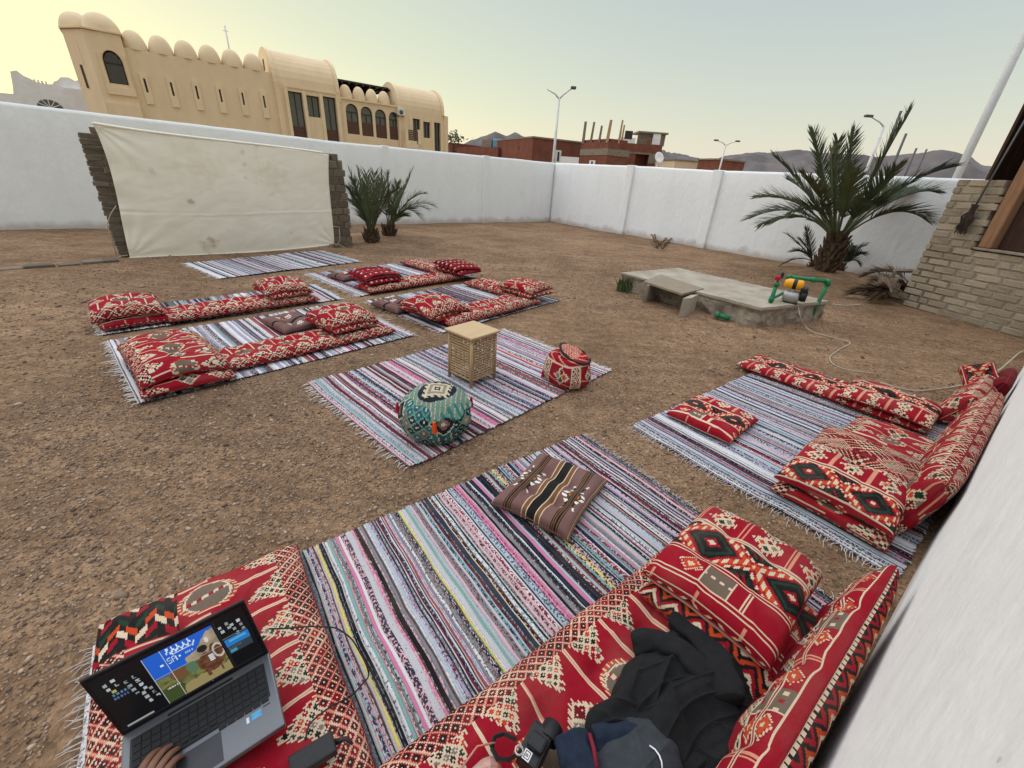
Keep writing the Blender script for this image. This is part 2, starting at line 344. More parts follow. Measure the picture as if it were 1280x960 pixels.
# ------------------------------------------------------------------ boundary walls
PA, PC = at(0, 287), at(687, 277)
AZL = math.degrees(math.atan2(PC[0]-PA[0], PC[1]-PA[1]))
FL = Fr(PA, AZL); LL = float(np.linalg.norm((PC-PA)[:2]))
PE = at(873, 309); AZR = math.degrees(math.atan2(PE[0]-PC[0], PE[1]-PC[1]))
FRW = Fr(PC, AZR)
FW = Fr((2.107, 1.533), 51.25)
def wall(fr, s0, s1, hts, out, name, label, th=.22, pil=(), step=.12):
    """out = +1 when the far side lies to the left of the direction, -1 to the right"""
    t = thing(name, label, 'wall', fr.w(s0, 0, 0), fr.rz)
    n = int((s1-s0)/step); ss = np.linspace(s0, s1, n+1); hs = np.interp(ss, [h[0] for h in hts], [h[1] for h in hts])
    hs = hs + .012*fbm(ss*1.1, ss*0, 77); rows = np.array([-.35, .03, .25, .5, .75, .97, 1.])
    V = []; 
    for side, ac in ((0, 0.), (1, th*out)):
        for r in rows:
            z = hs*r if r > 0 else np.full(n+1, -.35)
            wob = .012*fbm(ss*.7, z*.9, 80+side) if side == 0 else 0*ss
            if r == 1.: wob = wob + .012*out
            V.append(np.stack([ss-s0, np.full(n+1, ac)+wob, z], -1))
    V = np.array(V); m = n+1; v = V.reshape(-1, 3); k = len(rows); q = []
    idx = np.arange(2*k*m).reshape(2*k, m)
    def strip(a, b): return np.stack([a[:-1], a[1:], b[1:], b[:-1]], -1)
    for i in range(k-1): q.append(strip(idx[i], idx[i+1])); q.append(strip(idx[k+i+1], idx[k+i]))
    q.append(strip(idx[k-1], idx[2*k-1]))
    q = np.concatenate(q)
    ends = [[idx[i, j], idx[i+1, j], idx[k+i+1, j], idx[k+i, j]] for i in range(k-1) for j in (0, n)]
    q = np.concatenate([q, np.array(ends)])
    me = np_mesh('wall_body', v, q, smooth=False); MB().fix(me); me.polygons.foreach_set('use_smooth', np.abs(np.array([p.normal.z for p in me.polygons])) < .5)
    obj('wall_body', me, M_plaster, t)
    for s, w, d in pil:
        h = float(np.interp(s, ss, hs)); MB().bbox(s-s0-w/2, s-s0+w/2, -d*out if out > 0 else .0, .1 if out > 0 else d, -.3, h+.012, .018).obj('pilaster', M_plaster, t)
    return t
wall(FL, -16, LL, [(-16, 2.5), (.8, 2.47), (3.4, 2.43), (7.7, 2.335), (LL, 2.33)], 1, 'boundary_wall', 'long white plastered wall behind the cloth screen, below the yellow domed building',
     pil=[(FL.px(484, 230)[0], .22, .05), (FL.px(606, 240)[0], .24, .07)])
wall(FRW, .0, 16, [(0, 2.335), (3.9, 2.30), (7.2, 2.235), (16, 2.2)], 1, 'boundary_wall', 'white plastered wall running to the right behind the palm and concrete platform',
     pil=[(4.06, .30, .10), (7.36, .30, .10)])
wall(FW, -6, 6.4, [(-6, 2.5), (6.4, 2.5)], -1, 'boundary_wall', 'close white plastered wall at the right edge with bolsters leaning on it')

# ------------------------------------------------------------------ yellow domed building
BO = FL.w(0, 20, 0); BRZ = FL.rz
bt = thing('domed_building', 'sand yellow building with rows of small domes, barrel vaults and arched windows', 'building', BO, BRZ)
def facade(mb, x0, x1, z0, z1, holes, y=0., dep=.22):
    """front sheet with rectangular or arched openings (xa, xb, za, zb, rise) and their reveals"""
    xs = sorted({x0, x1, *[h[0] for h in holes], *[h[1] for h in holes]}); zs = sorted({z0, z1, *[h[2] for h in holes], *[h[3] for h in holes]})
    for i in range(len(xs)-1):
        for j in range(len(zs)-1):
            a, b, c, d = xs[i], xs[i+1], zs[j], zs[j+1]; mx, mz = (a+b)/2, (c+d)/2
            if any(h[0] < mx < h[1] and h[2] < mz < h[3] for h in holes): continue
            mb.add([(a, y, c), (b, y, c), (b, y, d), (a, y, d)], [(0, 1, 2, 3)])
    for xa, xb, za, zb, rise in holes:
        mb.add([(xa, y, za), (xb, y, za), (xb, y+dep, za), (xa, y+dep, za)], [(0, 3, 2, 1)])
        n = 12; cx, hw = (xa+xb)/2, (xb-xa)/2; zsp = zb-rise
        if rise:
            arc = [(cx-hw*math.cos(math.pi*k/n), zsp+rise*math.sin(math.pi*k/n)**.85) for k in range(n+1)]
        else: arc = [(xa, zb), (xb, zb)]
        path = [(xa, za)]+arc+[(xb, za)]
        for (p, q), (r, s) in zip(path[:-1], path[1:]):
            mb.add([(p, y, q), (r, y, s), (r, y+dep, s), (p, y+dep, q)], [(0, 1, 2, 3)])
        if rise:
            for (p, q), (r, s) in zip(arc[:-1], arc[1:]):
                mb.add([(p, y, q), (r, y, s), (r, y, zb), (p, y, zb)], [(0, 1, 2, 3)])
def window(par, xa, xb, za, zb, y, rise=0, mull=1, low=None, bars=False, lowmat=None):
    fr = MB(); w = .05
    fr.box(xa, xa+w, y-.05, y, za, zb-rise); fr.box(xb-w, xb, y-.05, y, za, zb-rise); fr.box(xa+w, xb-w, y-.05, y, za, za+w)
    if rise: 
        n = 12; cx, hw = (xa+xb)/2, (xb-xa)/2; pts = [(cx-(hw-.03)*math.cos(math.pi*k/n), y-.025, zb-rise+(rise-.03)*math.sin(math.pi*k/n)**.85) for k in range(n+1)]
        fr.tube(pts, .03, 4); fr.box(xa+w, xb-w, y-.052, y-.002, zb-rise-.03, zb-rise+.03)
    else: fr.box(xa+w, xb-w, y-.05, y, zb-w, zb)
    for k in range(mull):
        mx = xa+(xb-xa)*(k+1)/(mull+1); fr.box(mx-.022, mx+.022, y-.048, y-.004, za+w, zb-rise-.03 if rise else zb-w)
    if bars:
        for k in range(7): mx = xa+(xb-xa)*(k+.5)/7; fr.box(mx-.018, mx+.018, y-.09, y-.06, za, zb-.1)
    f = fr.obj('window', M_darkw, par)
    g = MB(); g.box(xa+.01, xb-.01, y+.004, y+.02, za+.01, zb-.005); g.obj('pane', M_glass, f)
    if low:
        l = MB(); l.box(xa+w, xb-w, y-.075, y-.052, za+w, low)
        for k in range(6): zz = za+w+(low-za-w)*(k+.5)/6; l.box(xa+w+.02, xb-w-.02, y-.095, y-.074, zz-.035, zz+.035)
        l.obj('shutter_panel', lowmat or M_shut, f)
    return f
H_t = [(2.44, 3.22, 4.9, 6.36, .55)]
H1 = [(11.2, 12.05, 3.0, 5.8, 0), (12.3, 13.1, 4.52, 5.72, 0), (13.35, 14.18, 3.0, 5.8, 0)]
H2 = [(14.85, 15.72, 3.78, 5.62, .5), (15.9, 16.76, 3.75, 5.58, .5), (16.95, 17.8, 3.72, 5.54, .5), (18.0, 18.8, 3.7, 5.5, .5)]
H3 = [(19.88, 20.5, 2.9, 5.26, 0), (20.76, 21.38, 4.06, 5.15, 0), (21.72, 22.3, 2.9, 5.2, 0)]
w = MB()
facade(w, 3.4, 10.45, 0, 6.62, [], 0); facade(w, 10.75, 14.5, 0, 6.15, H1, -.12, .34); facade(w, 14.5, 18.85, 0, 5.86, H2, 0)
facade(w, 18.85, 22.62, 0, 5.75, H3, -.12, .34)
w.box(3.0, 22.6, .35, 8.5, 0, 5.7); w.box(1.6, 10.5, .30, 8.5, 5.6, 6.6); w.box(10.45, 10.75, -.26, 8.4, 0, 6.2); w.box(14.32, 14.52, -.2, 4.1, 5.6, 6.2)
w.box(18.7, 18.87, -.2, 4, 0, 5.8); w.box(22.6, 22.95, -.18, 8.3, 0, 5.72); w.box(3.0, 22.6, 8.5, 9, 0, 5.0)
w.obj('wall', M_cream, bt)
for x0, x1, y0, z0, z1 in [(x-.1, x+.1, -.19, p, q) for x, p, q in ((11.08, 2.5, 5.98), (12.17, 2.5, 5.9), (13.22, 2.5, 5.9), (14.3, 2.5, 5.98))]+[(19.6, 19.78, -.17, 3, 5.4), (21.5, 21.62, -.17, 3, 5.35)]:
    m = MB(); m.box(x0, x1, y0, -.1, z0, z1); m.obj('pilaster_trim', M_cream2, bt)
for x0, x1, y0, y1, z0, z1 in ((14.5, 18.72, -.09, .0, 5.83, 5.93), (10.98, 14.4, -.17, -.1, 5.99, 6.09)):
    m = MB(); m.box(x0, x1, y0, y1, z0, z1); m.obj('string_course', M_cream2, bt)
# turret with chamfered corner
tw = MB(); pl = [(3.45, -.18), (3.45, 3), (1.15, 3), (1.15, .95), (1.98, -.18)]
facade(tw, 1.98, 3.45, 0, 7.1, H_t, -.18, .3)
def wallseg(a, b, z0, z1): tw.add([(a[0], a[1], z0), (b[0], b[1], z0), (b[0], b[1], z1), (a[0], a[1], z1)], [(0, 1, 2, 3)])
for a, b in ((pl[0], pl[1]), (pl[1], pl[2]), (pl[2], pl[3]), (pl[3], pl[4])): wallseg(a, b, 0, 7.1)
tw.prism(pl, 7.06, 7.1, lambda x, y, t: (x, y, t)); tw.box(2.2, 3.35, .12, 2.9, 0, 7.0)
tw.box(2.25, 3.42, -.28, -.17, 4.4, 4.72); tw.box(2.05, 3.44, -.34, -.16, 3.4, 3.98); tw.box(2.28, 2.40, -.25, -.17, 4.72, 6.2); tw.box(3.26, 3.38, -.25, -.17, 4.72, 6.2)
tw.obj('turret', M_cream, bt)
cn = MB(); cn.prism([(3.52, -.26), (3.52, 3), (1.07, 3.05), (1.07, .92), (1.94, -.26)], 7.1, 7.17, lambda x, y, t: (x, y, t)); cn.obj('cornice', M_cream2, bt)
sl_ = MB(); sl_.prism([(1.42, .52), (1.5, .42), (1.55, .46), (1.47, .56)], 4.6, 5.6, lambda x, y, t: (x, y, t)); sl_.obj('slit', M_darkw, bt)
window(bt, 2.44, 3.22, 4.9, 6.36, .06, .55, 0, None, True)
def dome(cx, cy, z, rx, ry, h, name='dome'):
    m = MB(); m.rev([(math.cos(a)**.9, h*math.sin(a)) for a in np.linspace(0, math.pi/2-.001, 11)], 22, (cx, cy, z), rx, ry); m.obj(name, M_cream, bt)
dome(2.75, .72, 7.17, .80, .95, .84); dome(1.82, 1.5, 7.17, .76, 1.0, .80)
for k in range(6): dome(3.95+1.13*k, .56, 6.60, .575, .62, .92)
for k in range(4): dome(15.12+.93*k, .52, 5.9, .45, .5, .86)
for k in range(6):
    x = 3.95+1.16*k; m = MB(); m.box(x-.17, x-.05, -.075, .0, 4.15, 5.56); m.box(x+.05, x+.17, -.075, .0, 4.15, 5.56); m.box(x-.05, x+.05, -.075, 0, 4.15, 4.7); m.box(x-.05, x+.05, -.075, 0, 5.34, 5.56)
    p = m.obj('slit_panel', M_cream2, bt); q = MB(); q.box(x-.05, x+.05, -.03, -.01, 4.7, 5.34); q.obj('slit', M_darkw, p)
def vault(x0, x1, y0, r, z, h, name='barrel_vault'):
    n = 18; arc = [(y0+r-r*math.cos(math.pi*k/n), z+h*math.sin(math.pi*k/n)**.9) for k in range(n+1)]
    m = MB(); m.prism(arc, x0+.12, x1-.12, lambda y, zz, t: (t, y, zz)); o = m.obj(name, M_cream, bt)
    arc2 = [(y0+r-(r+.09)*math.cos(math.pi*k/n), z+(h+.09)*math.sin(math.pi*k/n)**.9) for k in range(n+1)]
    for a, b in ((x0-.06, x0+.14), (x1-.14, x1+.06)):
        g = MB(); g.prism(arc2, a, b, lambda y, zz, t: (t, y, zz)); g.obj('gable_rim', M_cream2, o)
    return o
v1 = vault(10.5, 14.42, -.12, 1.9, 6.12, 1.95); v2 = vault(18.75, 22.55, -.12, 1.65, 5.72, 1.72)
q = MB(); q.box(10.40, 10.43, 1.5, 1.72, 6.9, 7.5); q.obj('slit', M_darkw, v1)
for (xa, xb, za, zb, r), mu, lo in zip(H1, (1, 1, 1), (3.9, None, 3.9)): window(bt, xa, xb, za, zb, .14, 0, mu, lo)
for h in H2: window(bt, h[0], h[1], h[2], h[3], .16, .5, 1, 4.58)
for (xa, xb, za, zb, r), lo in zip(H3, (None, None, None)): window(bt, xa, xb, za, zb, .14, 0, 1, lo)
m = MB(); m.box(18.95, 19.85, -.75, -.6, 3.5, 3.72); m.box(18.95, 19.15, -.75, -.6, 3.72, 4.5); m.box(19.98, 20.2, -.75, -.6, 3.3, 4.5); m.box(18.95, 20.2, -.75, -.12, 3.2, 3.5); m.obj('balcony', M_cream2, bt)
m = MB()
for k in range(6): m.box(19.16, 19.97, -.70, -.66, 3.74+.12*k, 3.83+.12*k)
m.obj('balcony_panel', M_shut, bt)
m = MB(); m.box(14.5, 18.6, 1.1, 4.5, 7.02, 7.12)
for k in range(9): m.box(14.6+.5*k, 14.7+.5*k, 1.0, 4.6, 6.9, 7.02)
m.box(14.55, 18.6, 3.6, 3.75, 5.7, 7.0); m.obj('pergola', M_darkw, bt)
m = MB(); m.tube([(8.85, 3, 6.5), (8.85, 3, 9.1)], .045, 6); m.tube([(8.7, 3, 8.85), (9.0, 3, 8.85)], .02, 4); m.obj('antenna', M_steel, bt)
ac = thing('air_conditioner', 'grey air conditioner box bracketed on the yellow facade beside the last arch', 'air conditioner', FL.w(18.86, 19.75, 5.3), BRZ)
m = MB(); m.bbox(-.27, .27, -.2, .1, 0, .42, .02); b = m.obj('casing', M_steel, ac); m = MB(); m.rev([(.15, 0), (.15, .02), (0, .02)], 14); o = m.obj('fan_grille', M_dsteel, b, ); o.rotation_euler = (rad(90), 0, 0); o.location = (-.05, -.2, .21)
m = MB(); m.box(-.2, -.17, -.1, .25, -.05, 0); m.box(.17, .2, -.1, .25, -.05, 0); m.obj('bracket', M_dsteel, ac)

# white crenellated house further left
wh = thing('white_house', 'white house with a stepped crenellated parapet left of the yellow building', 'house', FL.w(0, 30, 0), BRZ)
m = MB()
poly = [(-6, 0), (-6, 4.45), (-2.6, 4.55), (-2.5, 4.9), (-2.35, 5.75), (-2.05, 5.85), (-1.8, 5.6), (-1.55, 5.5), (-1.4, 5.35), (-.9, 5.3), (-.6, 5.35), (-.5, 5.5), (-.3, 5.6), (-.1, 5.8), (.3, 5.85), (.55, 5.7), (.8, 5.8), (3, 5.8), (3, 0)]
m.prism(poly, 0, .4, lambda x, y, t: (x, t, y)); m.box(-5.9, 2.9, .4, 6, 0, 4.3); m.box(-.2, 2.9, -.5, 0, 0, 5.2); m.obj('wall', M_white, wh)
m = MB(); m.prism([(-1.1+.62*math.cos(math.pi*k/12), 3.95+.5*math.sin(math.pi*k/12)) for k in range(13)], -.03, -.004, lambda x, y, t: (x, t, y)); f = m.obj('fanlight', M_glass, wh)
m = MB()
for k in range(7): a = math.pi*k/6; m.tube([(-1.1, -.045, 3.97), (-1.1+.6*math.cos(a), -.045, 3.97+.48*math.sin(a))], .02, 4)
m.obj('glazing_bar', M_white, f)
for k in range(5): m = MB(); m.box(-1.62+.17*k, -1.54+.17*k, -.02, .3, 5.36-.01*k, 5.5-.01*k); m.obj('merlon', M_white, wh)

# ------------------------------------------------------------------ brick houses far behind
def gable(px0, px1, d0, d1):
    """world frame from the ground point below pixel column px0 to px1 at given distances (row 205)"""
    a = at_dist(px0, 205, d0); b = at_dist(px1, 205, d1)
    return Fr(a, math.degrees(math.atan2(b[0]-a[0], b[1]-a[1]))), float(np.hypot(*(b-a)[:2]))
def zat(px, py, d): return float(at_dist(px, py, d)[2])
f, L1 = gable(612, 664, 74, 62); t = thing('brick_house', 'long flat roofed red brick house left of the double armed lamp', 'house', f.w(0, 0, 0), f.rz)
f2, L2 = gable(664, 700, 62, 70); hz = zat(664, 172, 62)
m = MB(); m.box(0, L1, 0, 9, 0, hz); m.obj('wall', M_redbrick, t)
m = MB(); m.box(-.1, L1+.1, -.06, 9.1, hz-.0, hz+.18); m.obj('parapet', M_conc, t)
m = MB(); m.box(L1*.7, L1*.7+.35, -.03, 0, hz-1.3, hz-.9); m.obj('vent', M_darkw, t)
m = MB(); m.box(L1+.0, L1+.04, 3.6, 4.5, hz-2.6, hz-1.1); wv = m.obj('window', M_white, t); m = MB(); m.box(L1+.04, L1+.06, 3.9, 4.2, hz-2.4, hz-1.3); m.obj('pane', M_glass, wv)
f, L1 = gable(552, 622, 78, 70); t = thing('brick_house', 'low red brick house beside the end of the yellow building', 'house', f.w(0, 0, 0), f.rz)
z1 = zat(590, 184, 74); m = MB(); m.box(0, L1, 0, 7, 0, z1); m.box(0, L1*.3, .0, 7, z1, z1+.5); m.obj('wall', M_redbrick, t)
m = MB(); m.box(L1*.62, L1*.78, 1.5, 4, z1, zat(600, 174, 74)); m.obj('stair_room', M_conc, t)
m = MB(); m.bbox(L1*.82, L1*.97, 1.2, 2.6, z1, z1+1.2, .15); m.obj('water_tank', mat('blue_tank', (.10, .26, .40), .5), t)
m = MB(); m.box(L1*.22, L1*.28, -.03, .0, z1-1.5, z1-.6); m.obj('window', M_darkw, t)
f, L1 = gable(724, 757, 61, 57); t = thing('brick_house', 'unfinished red brick tower house with bare columns rising from its roof', 'house', f.w(0, 0, 0), f.rz)
zt = zat(757, 177, 57); zb = zat(740, 190, 59)
m = MB(); m.box(0, L1, 0, 3.4, 0, zb-.35); m.box(0, L1, 0, 3.4, zb+.35, zt); m.obj('wall', M_redbrick, t)
m = MB(); m.box(-.06, L1+.06, -.06, 3.46, zb-.35, zb+.35); m.obj('concrete_band', M_conc, t)
m = MB(); m.box(L1*.4, L1*.62, -.04, 0, zb-2.2, zb-.9); wv = m.obj('window', M_white, t); m = MB(); m.box(L1*.47, L1*.55, -.06, -.04, zb-2.1, zb-1); m.obj('pane', M_glass, wv)
for k, (fx, dy, hh, ww) in enumerate([(.03, .1, 2.0, .32), (.3, .2, 1.9, .26), (.6, .25, 1.5, .26), (.68, 3, 1.2, .22), (.92, .1, 1.9, .34), (.98, 1.6, 2.0, .22), (.86, 2.6, 1.7, .2)]):
    m = MB(); x = L1*fx; m.tube([(x, dy, zt-.1), (x+random.uniform(-.05, .25), dy, zt+hh*1.15)], [ww*.72, ww*.6], 4); m.obj('bare_column', M_bamboo if k > 3 else M_conc, t)
m = MB(); m.box(.2, L1-.1, .3, 3, zt, zt+.35); m.obj('roof_parapet', M_redbrick, t)
f, L1 = gable(772, 824, 63, 64.5); t = thing('brick_house', 'broad red brick house with a deep shaded balcony right of the tower house', 'house', f.w(0, 0, 0), f.rz)
z2 = zat(790, 178, 62); z3 = zat(785, 190, 61)
m = MB(); m.box(2.2, L1, 1.4, 6, 0, z3); m.box(0, 2.2, 0, 6, 0, z3); m.box(L1*.72, L1, 0, 1.4, 0, z3); m.box(2.2, L1*.72, 0, 1.4, 0, z3-2.4); m.box(0, L1, 0, 6, z3, z2); m.box(L1*.6, L1*.68, 0, .4, z2, z2+.5); m.obj('wall', M_redbrick, t)
m = MB(); m.box(-.0, L1*.74, -.05, .0, z3-.02, z3+.18); m.box(L1*.72, L1+.03, -.04, .0, z3-1.0, z3+.1); m.obj('concrete_band', M_conc, t)
m = MB(); m.box(.1, 2.0, .6, 3, z2, zat(766, 165, 58)); wv = m.obj('stair_room', M_white, t); m = MB(); m.box(.5, 1.5, .57, .6, z2+.5, z2+1.4); m.obj('opening', M_darkw, wv)
m = MB(); m.box(2.4, 6, 1.2, 1.4, z2, z2+1.3); m.box(2.3, 6.2, .8, 4, z2+1.3, z2+1.5); m.obj('roof_shed', M_conc, t)
m = MB(); m.box(4.3, 5.3, .85, 1.1, z2+.1, z2+1.3); m.obj('door', M_white, t)
f, L1 = gable(700, 723, 50, 50); t = thing('white_shed', 'small plain white shed between the lamp and the tower house', 'shed', f.w(0, 0, 0), f.rz)
m = MB(); m.box(0, L1, 0, 3, 0, zat(712, 196, 50)); m.obj('wall', M_white, t); m = MB(); m.box(L1*.3, L1*.42, -.03, 0, 1, 2.3); m.obj('door', M_darkw, t)
f, L1 = gable(843, 872, 60, 62); t = thing('low_house', 'low sand coloured house beyond the wall right of the brick houses', 'house', f.w(0, 0, 0), f.rz)
m = MB(); m.box(0, L1, 0, 4, 0, zat(858, 201, 60)); m.obj('wall', M_cream2, t); m = MB(); m.box(-.1, L1+.1, -.1, 4, zat(858, 201, 60), zat(858, 199.5, 60)); m.obj('roof', M_conc, t)
f, L1 = gable(872, 899, 58, 56); t = thing('low_house', 'low dull red brick house just left of the small distant lamp', 'house', f.w(0, 0, 0), f.rz)
m = MB(); m.box(0, L1, 0, 4, 0, zat(885, 200, 57)); m.obj('wall', M_redbrick, t); m = MB(); m.box(-.1, L1+.1, -.1, 4, zat(885, 200, 57), zat(885, 198, 57)); m.obj('roof', M_conc, t); m = MB(); m.box(L1*.15, L1*.4, -.03, 0, 2.0, 3.0); m.obj('window', M_white, t)
p = at_dist(822, 205, 30); t = thing('roof_dish', 'pale satellite dish standing just beyond the wall by the brick houses', 'satellite dish', (p[0], p[1], 0))
m = MB(); m.tube([(0, 0, 0), (0, 0, zat(822, 200, 30))], .04, 6); m.obj('mast', M_steel, t)
m = MB(); m.rev([(0, -.06), (.2, -.05), (.36, -.01), (.42, .04), (.40, .05), (.2, -.02), (0, -.03)], 18); o = m.obj('dish', M_white, t); o.scale = (.75,)*3; o.location = (0, -.05, zat(822, 197, 30)); o.rotation_euler = (rad(70), 0, rad(20))
p = at_dist(565, 172, 76); t = thing('far_tree', 'small dark tree seen past the end of the yellow building', 'tree', (p[0], p[1], 0))
m = MB(); m.tube([(0, 0, 0), (.1, 0, p[2]-.8)], [.2, .1], 6); m.obj('trunk', M_trunk, t)
m = MB()
for k in range(260):
    a = RNG.normal(0, 1, 3)*np.array([.85, .7, .42]); c = a+np.array([0, 0, p[2]-.1]); d = RNG.normal(0, .16, (3, 3)); m.add([c+d[0], c+d[1], c+d[2]], [(0, 1, 2)])
m.obj('crown', M_frond, t)

# ------------------------------------------------------------------ lamp posts and poles
def lamp(px, dist, ztop, label, arms, lean=0, r=.085):
    p = at_dist(px, 210, dist); t = thing('street_lamp', label, 'street lamp', (p[0], p[1], 0), 0, 'street lamps beyond the wall')
    m = MB(); m.tube([(0, 0, 0), (lean*.5, 0, ztop*.5), (lean, 0, ztop-.25)], [r*1.15, r, r*.75], 8); m.obj('post', M_steel, t)
    for dx, dz, head in arms:
        m = MB(); m.tube([(lean, 0, ztop-.3), (lean+dx*.35, 0, ztop-.05), (lean+dx, 0, ztop+dz)], [.05, .045, .04], 6); a = m.obj('arm', M_steel, t)
        if head:
            h = MB(); x0 = lean+dx*.9; x1 = lean+dx*1.35; h.bbox(min(x0, x1), max(x0, x1), -.12, .12, ztop+dz-.05, ztop+dz+.09, .03); h.obj('lamp_head', M_dsteel, a)
lamp(690.5, 30, zat(694, 116, 30), 'double armed white street lamp behind the corner of the walls, nearest and tallest', [(-.75, .15, False), (.7, .28, True)], .03)
lamp(899, 55, zat(906, 178, 55), 'small distant double armed street lamp in front of the mountains', [(-1.0, .12, True), (1.0, .16, True)], .1, .1)
lamp(1083, 40, zat(1096, 152, 40), 'street lamp with one bent arm rising behind the big palm', [(-1.1, .22, True)], .1, .1)
def pole(px, dist, ztop, r, label, m_, cat='pole', group=None):
    p = at_dist(px, 215, dist); t = thing('pole', label, cat, (p[0], p[1], 0), 0, group)
    m = MB(); m.tube([(0, 0, 0), (0, 0, ztop*.5), (0, 0, ztop)], [r, r*.95, r*.85], 8); m.obj('shaft', m_, t)
    m = MB(); m.rev([(r*1.6, 0), (r*1.6, .02), (r*1.1, .03)], 10); m.obj('foot_plate', m_, t)
    m = MB(); m.rev([(r*.85, 0), (r*.9, .04), (0, .07)], 8, (0, 0, ztop)); m.obj('cap', m_, t)
pole(1199, 15.2, 8.5, .082, 'thick white pole behind the wall beside the brick hut', mat('pole_white', (.70, .71, .71), .5, var=.06))
pole(1113, 44, zat(1128, 168, 44), .09, 'dark pole right of the bent lamp, tallest of the thin poles', M_dsteel, group='thin poles behind the palm')
pole(1096, 46, zat(1112, 140, 46), .10, 'dark slanting looking pole directly beside the bent lamp', M_dsteel, group='thin poles behind the palm')
pole(1133, 60, zat(1144, 186, 60), .1, 'short dark pole between the bent lamp and the white pole', M_dsteel, group='thin poles behind the palm')
pole(1146, 64, zat(1153, 187, 64), .09, 'shortest dark pole, the one closest to the thick white pole', M_dsteel, group='thin poles behind the palm')

# ------------------------------------------------------------------ brick pieces
def brick_variants(n, seg=1):
    out = []
    for k in range(n):
        bm = bmesh.new(); bmesh.ops.create_cube(bm, size=1)
        bmesh.ops.bevel(bm, geom=list(bm.edges), offset=.07, segments=1, affect='EDGES')
        for v in bm.verts: v.co += Vector([random.uniform(-.028, .028) for _ in range(3)])
        me = bpy.data.meshes.new('brick'); bm.to_mesh(me); bm.free(); out.append(me)
    return out
BV = brick_variants(6); 
for me in BV: me.materials.append(M_brick)
SV = brick_variants(6)
for me in SV: me.materials.append(M_slab)
def brick(par, x0, x1, y0, y1, z0, z1, vs=BV, j=.006, name='brick'):
    o = bpy.data.objects.new(name, random.choice(vs)); COL.objects.link(o); o.parent = par
    o.location = ((x0+x1)/2+random.uniform(-j, j), (y0+y1)/2+random.uniform(-j, j), (z0+z1)/2); o.scale = (x1-x0, y1-y0, z1-z0)
    o.rotation_euler = (random.uniform(-.02, .02), random.uniform(-.02, .02), random.uniform(-.015, .015))
    return o

# ------------------------------------------------------------------ brick hut at the right
FH = Fr(at(1123, 380), 167.3)
hut = thing('brick_hut', 'mud brick hut with a tall brick pier, low wall and dark timber opening', 'hut', FH.w(0, 0, 0), FH.rz)
HS, HP, PW = 1.09, 2.10, .66
m = MB(); m.box(.015, 3.3, .014, .27, -.2, HS-.02); m.box(.015, PW-.02, .014, .27, -.2, HP-.04); m.obj('mortar_core', M_mortar, hut)
nc = 10; ch = HS/nc
def course(z, h, x0, x1, off):
    x = x0-off
    while x < x1-.03:
        l = random.uniform(.27, .33)
        if random.random() < .14: l = random.uniform(.11, .17)
        a, b = max(x, x0), min(x+l, x1)
        if b-a > .05: brick(hut, a, b, -.0, .3, z, z+h)
        x += l+.024
for i in range(nc): course(i*ch+.008, ch-.022, -.02 if i > 0 else .06, 3.3, (i % 2)*.17+random.uniform(0, .03))
np_ = 9; ph = (HP-HS)/np_
for i in range(np_): course(HS+i*ph+.008, ph-.022, .0, PW+random.uniform(-.03, .04), (i % 2)*.17)
m = MB(); m.bbox(PW+.02, 3.3, -.02, .3, HS+.002, HS+.035, .008); m.obj('sill', M_conc, hut)
m = MB(); m.bbox(.70, .87, .02, .50, HS+.035, 4.6, .02); m.obj('timber_post', M_wood, hut)
m = MB(); m.bbox(.50, .60, .34, .48, 0, 4.6, .02); m.obj('timber_post', M_woodd, hut)
m = MB(); m.bbox(.88, 1.5, .16, .24, HS+.036, 4.6, .015); m.obj('door_leaf', M_woodd, hut)
for k in range(7): m = MB(); m.bbox(.0, 3.4, .55+.4*k, .93+.4*k, 4.62, 4.67, .01); m.obj('unseen_roof_board', M_woodd, hut)  # boards and roof above the view, added to shade the interior
m = MB(); m.box(-.0, 3.5, -.1, 3.4, 4.68, 4.76); m.obj('roof', M_dry, hut)
for k in range(12): m = MB(); m.bbox(-.02+.28*k, .25+.28*k, 2.9, 2.95, -.1, 4.6, .008); m.obj('back_plank', M_woodd, hut)
for k in range(9): m = MB(); m.bbox(3.25, 3.3, .32+.28*k, .59+.28*k, -.1, 4.6, .008); m.obj('side_plank', M_woodd, hut)
for k in range(8): m = MB(); m.bbox(.02, .07, .52+.29*k, .80+.29*k, -.1, 4.6, .008); m.obj('side_plank', M_woodd, hut)
# broom leaning on the pier
b0 = FH.px(1203, 283, -.10); b1 = FH.px(1219, 258, -.07); b2 = FH.px(1280, 152, .0)
br = thing('broom', 'old broom with dark bristles leaning on the brick pier of the hut', 'broom', FH.w(b0[0], 0, 0), FH.rz)
dx = b2[0]-b1[0]; top = (b1[0]-b0[0]+dx*1.25, .02, b1[1]+(b2[1]-b1[1])*1.25)
m = MB(); m.tube([(b1[0]-b0[0], -.075, b1[1]-.03), top], .014, 6); m.obj('handle', M_dsteel, br)
m = MB(); c = np.array([b1[0]-b0[0], -.075, b1[1]])
for k in range(60):
    e = np.array([random.uniform(-.10, .09), -.10+random.uniform(-.03, .04), b0[1]-.06+random.uniform(-.06, .05)])
    m.tube([c+RNG.normal(0, .018, 3), (c+e)/2+RNG.normal(0, .02, 3), e], [.012, .014, .005], 4)
m.obj('bristles', mat('bristle', (.045, .03, .025), .95), br)

